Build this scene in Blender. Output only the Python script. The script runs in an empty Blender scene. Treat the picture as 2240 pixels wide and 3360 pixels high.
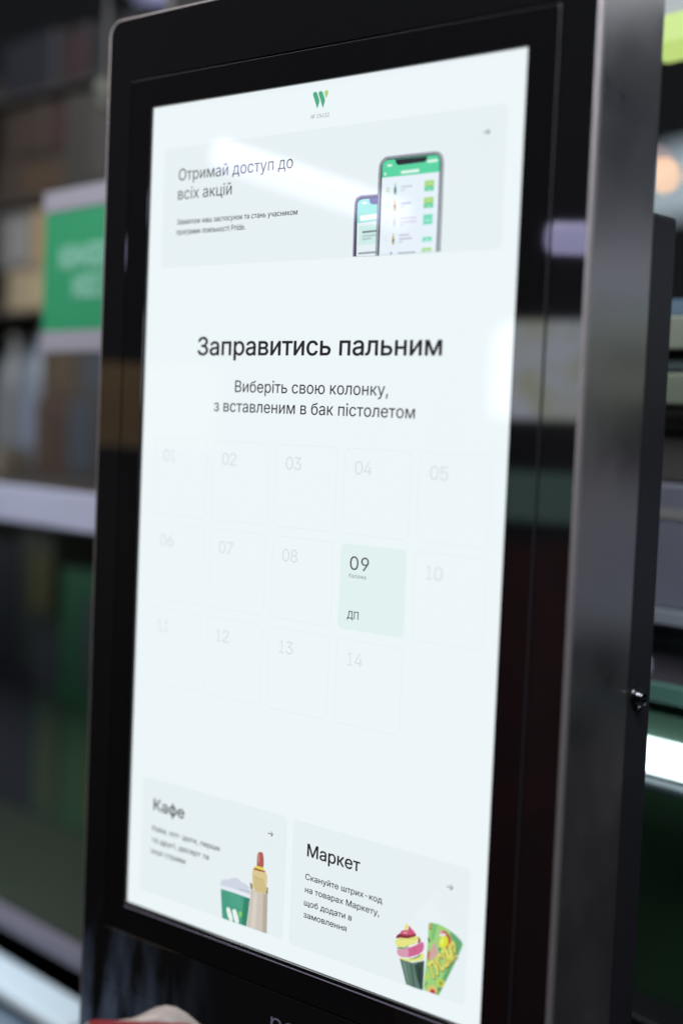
import bpy, bmesh, math, os, random
from mathutils import Matrix, Vector
from mathutils.geometry import interpolate_bezier, delaunay_2d_cdt

C = bpy.context.scene
COL = C.collection
R = math.radians

# ------------------------------------------------------------------ camera
CAM_R = [[0.76265, 0.645444, 0.042052], [0.071712, -0.019763, -0.99723], [-0.642824, 0.763552, -0.061358]]
CAM_P = [0.75958, -0.85411, 1.23904]
cam_d = bpy.data.cameras.new('camera')
cam_d.sensor_fit = 'VERTICAL'
cam_d.sensor_height = 36.0
cam_d.sensor_width = 24.0
cam_d.lens = 50.0
cam_d.clip_start = 0.02
cam_d.clip_end = 200.0
cam_d.dof.use_dof = True
cam_d.dof.focus_distance = 1.138
cam_d.dof.aperture_fstop = 1.4
cam_d.dof.aperture_blades = 9
cam_d.dof.aperture_rotation = R(12)
cam = bpy.data.objects.new('camera', cam_d)
COL.objects.link(cam)
m = Matrix.Identity(4)
for i in range(3):
    m[i][0] = CAM_R[0][i]
    m[i][1] = -CAM_R[1][i]
    m[i][2] = -CAM_R[2][i]
    m[i][3] = CAM_P[i]
cam.matrix_world = m
C.camera = cam

# ------------------------------------------------------------------ world, lamps, exposure
w = bpy.data.worlds.new('World')
C.world = w
w.use_nodes = True
w.node_tree.nodes['Background'].inputs['Color'].default_value = (0.85, 0.9, 1.0, 1)
w.node_tree.nodes['Background'].inputs['Strength'].default_value = 0.010
C.view_settings.view_transform = 'Standard'
C.view_settings.look = 'None'
C.view_settings.gamma = 1.0
C.view_settings.exposure = 0.0
C.view_settings.use_curve_mapping = False
C.cycles.use_denoising = True
C.cycles.use_adaptive_sampling = False
C.cycles.max_bounces = 6
C.cycles.sample_clamp_indirect = 6.0
C.cycles.caustics_reflective = False
C.cycles.caustics_refractive = False


def area(name, loc, target, sx, sy, power, col):
    d = bpy.data.lights.new(name, 'AREA')
    d.shape = 'RECTANGLE'
    d.size = sx
    d.size_y = sy
    d.energy = power
    d.color = col
    o = bpy.data.objects.new(name, d)
    COL.objects.link(o)
    o.location = loc
    o.rotation_euler = (Vector(target) - Vector(loc)).to_track_quat('-Z', 'Y').to_euler()
    return o


area('ceiling_light_over_shelf', (-1.05, -0.80, 2.55), (-0.75, 0.35, 1.05), 1.4, 0.25, 32, (0.88, 0.93, 1.0))
area('ceiling_light_over_counter', (0.9, -0.45, 2.3), (0.55, 0.5, 1.1), 1.2, 0.25, 40, (0.90, 0.93, 1.0))


# ------------------------------------------------------------------ materials
def lin(c):
    o = []
    for v in c:
        v = v / 255.0
        o.append(v / 12.92 if v <= 0.04045 else ((v + 0.055) / 1.055) ** 2.4)
    return (o[0], o[1], o[2], 1.0)


MATS = {}


def mat(name, base=(0.5, 0.5, 0.5), rough=0.5, metal=0.0, spec=0.5, emit=None, strength=1.0, noise=0.0, scale=20.0, aniso=0.0, bump=0.0):
    if name in MATS:
        return MATS[name]
    mt = bpy.data.materials.new(name)
    mt.use_nodes = True
    nt = mt.node_tree
    b = nt.nodes['Principled BSDF']
    b.inputs['Base Color'].default_value = (base[0], base[1], base[2], 1)
    b.inputs['Roughness'].default_value = rough
    b.inputs['Metallic'].default_value = metal
    b.inputs['Specular IOR Level'].default_value = spec
    if aniso:
        b.inputs['Anisotropic'].default_value = aniso
    if emit:
        b.inputs['Emission Color'].default_value = (emit[0], emit[1], emit[2], 1)
        b.inputs['Emission Strength'].default_value = strength
    if noise or bump:
        tc = nt.nodes.new('ShaderNodeTexCoord')
        nz = nt.nodes.new('ShaderNodeTexNoise')
        nz.inputs['Scale'].default_value = scale
        nz.inputs['Detail'].default_value = 4
        nt.links.new(tc.outputs['Object'], nz.inputs['Vector'])
        if noise:
            mx = nt.nodes.new('ShaderNodeMix')
            mx.data_type = 'RGBA'
            mx.inputs[6].default_value = tuple(v * (1 - noise) for v in base) + (1,)
            mx.inputs[7].default_value = tuple(min(1, v * (1 + noise)) for v in base) + (1,)
            nt.links.new(nz.outputs['Fac'], mx.inputs[0])
            nt.links.new(mx.outputs[2], b.inputs['Base Color'])
        if bump:
            bp = nt.nodes.new('ShaderNodeBump')
            bp.inputs['Strength'].default_value = bump
            bp.inputs['Distance'].default_value = 0.001
            nt.links.new(nz.outputs['Fac'], bp.inputs['Height'])
            nt.links.new(bp.outputs['Normal'], b.inputs['Normal'])
    MATS[name] = mt
    return mt


def ui(c):
    """lit liquid crystal behind the cover glass: gives off colour c, mirrors like glass"""
    return mat('lit_screen_%d_%d_%d' % tuple(c), (0.012, 0.012, 0.012), 0.06, spec=0.5, emit=lin(c)[:3])


def brushed_steel():
    mt = mat('brushed_steel', (0.68, 0.64, 0.645), 0.30, metal=1.0)
    nt = mt.node_tree
    b = nt.nodes['Principled BSDF']
    tc = nt.nodes.new('ShaderNodeTexCoord')
    mp = nt.nodes.new('ShaderNodeMapping')
    mp.inputs['Scale'].default_value = (900, 900, 6)
    nz = nt.nodes.new('ShaderNodeTexNoise')
    nz.inputs['Scale'].default_value = 1.0
    nz.inputs['Detail'].default_value = 3
    bl = nt.nodes.new('ShaderNodeTexNoise')
    bl.inputs['Scale'].default_value = 14
    bl.inputs['Detail'].default_value = 5
    rr = nt.nodes.new('ShaderNodeMapRange')
    rr.inputs['To Min'].default_value = 0.20
    rr.inputs['To Max'].default_value = 0.44
    bp = nt.nodes.new('ShaderNodeBump')
    bp.inputs['Strength'].default_value = 0.22
    bp.inputs['Distance'].default_value = 0.0003
    nt.links.new(tc.outputs['Object'], mp.inputs['Vector'])
    nt.links.new(mp.outputs['Vector'], nz.inputs['Vector'])
    nt.links.new(tc.outputs['Object'], bl.inputs['Vector'])
    nt.links.new(bl.outputs['Fac'], rr.inputs['Value'])
    nt.links.new(rr.outputs['Result'], b.inputs['Roughness'])
    nt.links.new(nz.outputs['Fac'], bp.inputs['Height'])
    nt.links.new(bp.outputs['Normal'], b.inputs['Normal'])
    return mt


def panel_black():
    """gloss black front with rougher blue-grey streaks low on its left side"""
    mt = mat('gloss_black_panel', (0.0045, 0.0045, 0.005), 0.05, spec=0.5)
    nt = mt.node_tree
    b = nt.nodes['Principled BSDF']
    tc = nt.nodes.new('ShaderNodeTexCoord')
    mp = nt.nodes.new('ShaderNodeMapping')
    mp.inputs['Scale'].default_value = (42, 42, 11)
    nz = nt.nodes.new('ShaderNodeTexNoise')
    nz.inputs['Scale'].default_value = 1.0
    nz.inputs['Detail'].default_value = 5
    nz.inputs['Roughness'].default_value = 0.55
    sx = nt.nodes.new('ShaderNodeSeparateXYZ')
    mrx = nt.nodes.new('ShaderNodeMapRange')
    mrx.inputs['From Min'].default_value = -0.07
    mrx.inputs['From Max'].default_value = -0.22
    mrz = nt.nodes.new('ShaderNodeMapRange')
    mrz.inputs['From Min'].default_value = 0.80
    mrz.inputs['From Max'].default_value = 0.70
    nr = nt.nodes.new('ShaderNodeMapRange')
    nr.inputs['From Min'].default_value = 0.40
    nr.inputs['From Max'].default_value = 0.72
    m1 = nt.nodes.new('ShaderNodeMath')
    m1.operation = 'MULTIPLY'
    m2 = nt.nodes.new('ShaderNodeMath')
    m2.operation = 'MULTIPLY'
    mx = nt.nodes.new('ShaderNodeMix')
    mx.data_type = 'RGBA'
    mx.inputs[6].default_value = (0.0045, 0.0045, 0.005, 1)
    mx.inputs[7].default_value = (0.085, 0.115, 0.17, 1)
    rg = nt.nodes.new('ShaderNodeMapRange')
    rg.inputs['To Min'].default_value = 0.045
    rg.inputs['To Max'].default_value = 0.5
    L = nt.links.new
    L(tc.outputs['Object'], mp.inputs['Vector'])
    L(mp.outputs['Vector'], nz.inputs['Vector'])
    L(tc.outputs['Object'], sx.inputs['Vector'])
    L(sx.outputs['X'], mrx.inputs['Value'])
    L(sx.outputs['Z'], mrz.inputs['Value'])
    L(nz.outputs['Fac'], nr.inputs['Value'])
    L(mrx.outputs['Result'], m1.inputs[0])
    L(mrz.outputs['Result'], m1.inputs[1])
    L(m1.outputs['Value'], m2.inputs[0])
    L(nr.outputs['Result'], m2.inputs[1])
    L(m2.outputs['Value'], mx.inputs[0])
    L(mx.outputs[2], b.inputs['Base Color'])
    L(m2.outputs['Value'], rg.inputs['Value'])
    L(rg.outputs['Result'], b.inputs['Roughness'])
    return mt


# ------------------------------------------------------------------ object helpers
def link(name, me, parent=None, loc=None, rz=0.0):
    o = bpy.data.objects.new(name, me)
    COL.objects.link(o)
    if parent:
        o.parent = parent
    if loc:
        o.location = loc
    if rz:
        o.rotation_euler = (0, 0, rz)
    return o


def tag(o, label=None, cat=None, group=None, kind=None):
    if label:
        o['label'] = label
    if cat:
        o['category'] = cat
    if group:
        o['group'] = group
    if kind:
        o['kind'] = kind
    return o


def from_bm(name, bm, material, parent=None, smooth=False, loc=None, rz=0.0):
    me = bpy.data.meshes.new(name)
    bm.normal_update()
    bm.to_mesh(me)
    bm.free()
    for x in (material if isinstance(material, (list, tuple)) else [material]):
        me.materials.append(x)
    if smooth:
        for p in me.polygons:
            p.use_smooth = True
    return link(name, me, parent, loc, rz)


def add_box(bm, x0, x1, y0, y1, z0, z1, bev=0.0, mi=0):
    r = bmesh.ops.create_cube(bm, size=1.0)
    vs = r['verts']
    for v in vs:
        v.co = Vector(((x0 + x1) / 2 + v.co.x * (x1 - x0), (y0 + y1) / 2 + v.co.y * (y1 - y0), (z0 + z1) / 2 + v.co.z * (z1 - z0)))
    fs = set(f for v in vs for f in v.link_faces)
    for f in fs:
        f.material_index = mi
    if bev:
        es = set(e for v in vs for e in v.link_edges)
        bmesh.ops.bevel(bm, geom=list(es), offset=bev, segments=2, profile=0.5, affect='EDGES')


def box(name, x0, x1, y0, y1, z0, z1, material, parent=None, bev=0.0, loc=None, rz=0.0):
    bm = bmesh.new()
    add_box(bm, x0, x1, y0, y1, z0, z1, bev)
    return from_bm(name, bm, material, parent, loc=loc, rz=rz)


def lathe(bm, prof, cx=0, cy=0, n=24, mi=0):
    """profile of (radius, z) turned about a vertical axis"""
    rings = []
    for r, z in prof:
        rings.append([bm.verts.new((cx + max(r, 1e-5) * math.cos(2 * math.pi * i / n), cy + max(r, 1e-5) * math.sin(2 * math.pi * i / n), z)) for i in range(n)])
    for a, b in zip(rings, rings[1:]):
        for i in range(n):
            f = bm.faces.new((a[i], a[(i + 1) % n], b[(i + 1) % n], b[i]))
            f.material_index = mi
            f.smooth = True


def rrect(x0, x1, z0, z1, rad, k=8):
    """rounded rectangle outline; rad = one radius or (bl, br, tr, tl)"""
    if not isinstance(rad, (list, tuple)):
        rad = (rad,) * 4
    cs = [(x0, z0, 1, 1, 180), (x1, z0, -1, 1, 270), (x1, z1, -1, -1, 0), (x0, z1, 1, -1, 90)]
    pts = []
    for (x, z, sx, sz, a0), r in zip(cs, rad):
        r = max(r, 1e-5)
        for i in range(k):
            a = R(a0 + 90.0 * i / (k - 1))
            pts.append((x + sx * r + r * math.cos(a), z + sz * r + r * math.sin(a)))
    return pts


def loft(bm, loops, cap0=False, cap1=False, closed=False, mi=0, smooth=False):
    """loops of (x, z) outlines, each at its own y"""
    vv = [[bm.verts.new((p[0], y, p[1])) for p in pts] for pts, y in loops]
    n = len(vv[0])
    pairs = list(zip(vv, vv[1:])) + ([(vv[-1], vv[0])] if closed else [])
    for a, b in pairs:
        for i in range(n):
            f = bm.faces.new((a[i], a[(i + 1) % n], b[(i + 1) % n], b[i]))
            f.material_index = mi
            f.smooth = smooth
    if cap0:
        bm.faces.new(vv[0]).material_index = mi
    if cap1:
        bm.faces.new(vv[-1][::-1]).material_index = mi


# ------------------------------------------------------------------ the kiosk
kiosk = tag(link('self_service_kiosk', None, loc=(0, 0, 0)),
            'tall black self-service kiosk with a bright upright touch screen and brushed steel side', 'kiosk')
ZB = 0.55                       # lower end of the head
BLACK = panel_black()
GLASS = mat('black_glass', (0.0035, 0.0035, 0.004), 0.045, spec=0.5)
STEEL = brushed_steel()
TRIM = mat('bright_edge_steel', (0.50, 0.46, 0.46), 0.42, metal=0.82, noise=0.1, scale=60)
DARKBOX = mat('charcoal_powder_coat', (0.011, 0.011, 0.014), 0.45, spec=0.4, noise=0.25, scale=300, bump=0.2)

# bright edge around the front
bm = bmesh.new()
o0 = lambda d: rrect(-0.2526 + d, 0.2526 - d, ZB + d, 1.5916 - d, (0.004, 0.004, 0.0150 - d, 0.0150 - d), 10)
loft(bm, [(o0(0.0026), 0.0026), (o0(0.0), 0.0026), (o0(0.0), -0.0012), (o0(0.0004), -0.0024), (o0(0.0011), -0.0031), (o0(0.0019), -0.0030), (o0(0.0019), 0.0015)])
from_bm('edge_trim', bm, TRIM, kiosk)

# gloss black front, its opening holds the glass
bm = bmesh.new()
HX0, HX1, HZ0, HZ1 = -0.2208, 0.2218, 0.7708, 1.5356
o1 = lambda d: rrect(-0.25075 + d, 0.25075 - d, 0.7189 + d, 1.58975 - d, (0.0004, 0.0004, 0.0132 - d, 0.0132 - d), 10)
i1 = lambda d: rrect(HX0 - d, HX1 + d, HZ0 - d, HZ1 + d, 0.0022, 10)
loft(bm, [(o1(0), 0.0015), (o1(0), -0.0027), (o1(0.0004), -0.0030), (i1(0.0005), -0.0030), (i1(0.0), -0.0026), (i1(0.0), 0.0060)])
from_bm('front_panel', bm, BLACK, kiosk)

bm = bmesh.new()
o2 = lambda d: rrect(-0.25075 + d, 0.25075 - d, ZB + 0.002 + d, 0.7181 - d, 0.0004, 4)
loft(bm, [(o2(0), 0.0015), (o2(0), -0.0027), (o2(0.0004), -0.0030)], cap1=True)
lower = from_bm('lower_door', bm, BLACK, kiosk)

# inner glass with the display opening
bm = bmesh.new()
o3 = lambda d: rrect(HX0 + 0.0011 + d, HX1 - 0.0011 - d, HZ0 + 0.0011 + d, HZ1 - 0.0011 - d, 0.0018, 10)
i3 = lambda d: rrect(-0.1938 - d, 0.1953 + d, 0.7993 - d, 1.5088 + d, 0.0006, 10)
loft(bm, [(o3(0), 0.0040), (o3(0), -0.0028), (o3(0.0004), -0.0032), (i3(0.0007), -0.0032), (i3(0.0002), -0.0030), (i3(0.0), -0.0025), (i3(0.0), 0.0008)])
bm.faces.ensure_lookup_table()
for f in bm.faces[40:80]:
    f.material_index = 1         # chamfer, coloured greyer to stand for the highlight along the groove
from_bm('screen_surround', bm, [GLASS, mat('edge_highlight_grey', (0.030, 0.029, 0.036), 0.45)], kiosk)

box('lip_highlight_strip', -0.1938, 0.1953, -0.0037, -0.00325, 0.7953, 0.7960, mat('lip_highlight_lilac', (0.20, 0.18, 0.25), 0.4), kiosk)  # added strip, its lilac stands for the highlight along the lower lip

# groove floor behind the gap
bm = bmesh.new()
loft(bm, [(rrect(-0.226, 0.227, 0.765, 1.541, 0.001, 4), 0.0062), (rrect(-0.215, 0.216, 0.776, 1.530, 0.001, 4), 0.0062)])
from_bm('surround_gasket', bm, mat('dark_gasket', (0.010, 0.010, 0.013), 0.5), kiosk)

# brushed steel body and the charcoal box behind it
bm = bmesh.new()
hs = lambda d: rrect(-0.2520 + d, 0.2520 - d, ZB + d, 1.5910 - d, (0.003, 0.003, 0.0146 - d, 0.0146 - d), 10)
loft(bm, [(hs(0.001), 0.0027), (hs(0.0), 0.0035), (hs(0.0), 0.0862), (hs(0.0006), 0.0872)], cap0=False, cap1=True)
body = from_bm('steel_body', bm, STEEL, kiosk)

bm = bmesh.new()
bs = lambda d: rrect(-0.2516 + d, 0.2516 - d, ZB + 0.02 + d, 1.4030 - d, (0.004, 0.004, 0.0035, 0.0035), 6)
loft(bm, [(bs(0), 0.0874), (bs(0), 0.1225), (bs(0.0012), 0.1248), (bs(0.0035), 0.1258)], cap1=True)
backbox = from_bm('rear_box', bm, DARKBOX, kiosk)

# key lock on the side of the rear box
CHROME = mat('worn_chrome', (0.22, 0.22, 0.23), 0.2, metal=1.0)
bm = bmesh.new()
lathe(bm, [(0.0088, 0.0), (0.0088, 0.0011), (0.0080, 0.0018), (0.0066, 0.0019), (0.0062, 0.0030), (0.0055, 0.0052), (0.0048, 0.0058), (0.0, 0.0058)], n=32)
add_box(bm, -0.0006, 0.0006, -0.0030, 0.0030, 0.0057, 0.0062, mi=1)
bmesh.ops.rotate(bm, verts=bm.verts, cent=(0, 0, 0), matrix=Matrix.Rotation(R(90), 3, 'Y'))
lock = from_bm('key_lock', bm, [mat('dark_chrome', (0.08, 0.08, 0.085), 0.22, metal=1.0), mat('keyhole_black', (0.004, 0.004, 0.004), 0.6)], backbox, loc=(0.2517, 0.1010, 1.0440))
bm = bmesh.new()
lathe(bm, [(0.0050, 0.0), (0.0050, 0.0006), (0.0043, 0.0009), (0.0038, 0.0006)], n=32)
bmesh.ops.rotate(bm, verts=bm.verts, cent=(0, 0, 0), matrix=Matrix.Rotation(R(90), 3, 'Y'))
from_bm('lock_ring', bm, CHROME, backbox, smooth=True, loc=(0.2574, 0.1010, 1.0440))

# column and foot the head stands on
bm = bmesh.new()
loft(bm, [(rrect(-0.14, 0.14, 0.02, ZB, 0.004, 4), 0.02), (rrect(-0.14, 0.14, 0.02, ZB, 0.004, 4), 0.12)], cap0=True, cap1=True)
from_bm('column', bm, DARKBOX, kiosk)
box('foot_plate', -0.27, 0.27, -0.17, 0.25, 0.0, 0.02, DARKBOX, kiosk, 0.004)

# ------------------------------------------------------------------ writing
FONT = None
try:
    fp = os.path.join(bpy.utils.system_resource('DATAFILES'), 'fonts', 'Inter.woff2')
    if os.path.exists(fp):
        FONT = bpy.data.fonts.load(fp)
except Exception:
    FONT = None
SW = 0.3865446
X0, Z0 = -SW / 2, 0.80          # lower left corner of the lit screen


_glyphs = {}


def text_mesh(body, builtin=False):
    """outlines of a line of lettering, every contour filled on its own"""
    key = (body, builtin)
    if key in _glyphs:
        return _glyphs[key]
    c = bpy.data.curves.new('lettering', 'FONT')
    c.body = body
    if FONT and not builtin:
        c.font = FONT
    o = bpy.data.objects.new('lettering', c)
    COL.objects.link(o)
    bpy.context.view_layer.update()
    cu = o.to_curve(bpy.context.evaluated_depsgraph_get())
    loops = []
    for sp in cu.splines:
        bp = sp.bezier_points
        if not len(bp):
            continue
        pts = []
        for i in range(len(bp)):
            p, q = bp[i], bp[(i + 1) % len(bp)]
            straight = (p.handle_right - p.co).cross(q.co - p.co).length < 1e-6 and (q.handle_left - q.co).cross(q.co - p.co).length < 1e-6
            seg = [p.co, q.co] if straight else interpolate_bezier(p.co, p.handle_right, q.handle_left, q.co, 5)
            pts += [(v[0], v[1]) for v in seg[:-1]]
        cl = []
        for p in pts:
            if not cl or abs(p[0] - cl[-1][0]) + abs(p[1] - cl[-1][1]) > 1e-5:
                cl.append(p)
        if len(cl) > 2:
            ar = sum(cl[i][0] * cl[(i + 1) % len(cl)][1] - cl[(i + 1) % len(cl)][0] * cl[i][1] for i in range(len(cl))) / 2
            loops.append((ar, cl))
    o.to_curve_clear()
    bpy.data.objects.remove(o)
    bpy.data.curves.remove(c)
    pts, eds = [], []
    for ar, l in loops:
        b = len(pts)
        pts += [Vector(p) for p in l]
        eds += [(b + i, b + (i + 1) % len(l)) for i in range(len(l))]
    ov, oe, of = delaunay_2d_cdt(pts, eds, [], 0, 1e-6)[:3]

    def winding(p):
        n_ = 0
        for ar, l in loops:
            for i in range(len(l)):
                (xa, ya), (xb, yb) = l[i], l[(i + 1) % len(l)]
                if (ya > p[1]) != (yb > p[1]) and p[0] < (xb - xa) * (p[1] - ya) / (yb - ya) + xa:
                    n_ += 1 if yb > ya else -1
        return n_
    vs = [(v[0], v[1], 0.0) for v in ov]
    fs = []
    for t in of:
        cx_, cy_ = sum(ov[i][0] for i in t) / len(t), sum(ov[i][1] for i in t) / len(t)
        if winding((cx_, cy_)):
            fs.append(tuple(t))
    _glyphs[key] = (vs, fs)
    return vs, fs


_cap = {}


def cap_height(builtin):
    if builtin not in _cap:
        vs, _ = text_mesh('Н' if not builtin else 'H', builtin)
        ys = [v[1] for v in vs]
        _cap[builtin] = (max(ys), min(ys))
    return _cap[builtin]


class Sheet:
    """flat screen graphics: coloured pieces stacked a few hundredths of a millimetre apart, one mesh"""

    def __init__(self, lift=1):
        self.v, self.f, self.mi, self.mats, self.k = [], [], [], [], lift

    def slot(self, c):
        mt = ui(c) if isinstance(c, (tuple, list)) else c
        if mt not in self.mats:
            self.mats.append(mt)
        return self.mats.index(mt)

    def y(self):
        return -0.00002 * self.k

    def poly(self, pts, c):
        """pts in mm from the lower left corner of the lit screen"""
        b = len(self.v)
        self.v += [(X0 + p[0] / 1000, self.y(), Z0 + p[1] / 1000) for p in pts]
        self.f.append(tuple(range(b, b + len(pts))))
        self.mi.append(self.slot(c))
        self.k += 1

    def ring(self, outer, inner, c):
        b = len(self.v)
        n = len(outer)
        self.v += [(X0 + p[0] / 1000, self.y(), Z0 + p[1] / 1000) for p in list(outer) + list(inner)]
        s = self.slot(c)
        for i in range(n):
            j = (i + 1) % n
            self.f.append((b + i, b + j, b + n + j, b + n + i))
            self.mi.append(s)
        self.k += 1

    def text(self, body, x0, x1, base, cap, c, bold=0.0, builtin=False, fn=None):
        """bold = extra stroke weight in cap heights, laid as copies shifted sideways and up"""
        vs, fs = text_mesh(body, builtin)
        if not vs:
            return
        top, bot = cap_height(builtin)
        xa, xb = min(v[0] for v in vs), max(v[0] for v in vs)
        s = self.slot(c)
        wd = cap * bold
        shifts = [(0, 0)]
        if bold:
            shifts = [(wd * math.cos(a_ * math.pi / 3), 0.7 * wd * math.sin(a_ * math.pi / 3)) for a_ in range(6)]
        for ox, oz in shifts:
            b = len(self.v)
            for v in vs:
                u = (v[0] - xa) / (xb - xa)
                h = (v[1] - bot) / (top - bot)
                if fn:
                    px, pz = fn(u, h)
                else:
                    px, pz = x0 + u * (x1 - x0), base + h * cap
                self.v.append((X0 + (px + ox) / 1000, self.y(), Z0 + (pz + oz) / 1000))
            for f in fs:
                self.f.append(tuple(b + i for i in f))
                self.mi.append(s)
            self.k += 0.34 if bold else 1
        self.k = math.ceil(self.k)

    def build(self, name, parent):
        me = bpy.data.meshes.new(name)
        me.from_pydata(self.v, [], self.f)
        for x in self.mats:
            me.materials.append(x)
        for p, i in zip(me.polygons, self.mi):
            p.material_index = i
        me.update()
        return link(name, me, parent)


# ------------------------------------------------------------------ the lit screen and what it shows
PAGE, CARD = (236, 245, 248), (230, 240, 243)
INK = (26, 24, 32)
bm = bmesh.new()
lo = rrect(-0.1945, 0.1960, 0.7987, 1.5094, 0.0005, 2)
loft(bm, [(lo, 0.0), (lo, 0.0012)], cap0=True, cap1=True)
screen = from_bm('screen', bm, ui(PAGE), kiosk)

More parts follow.
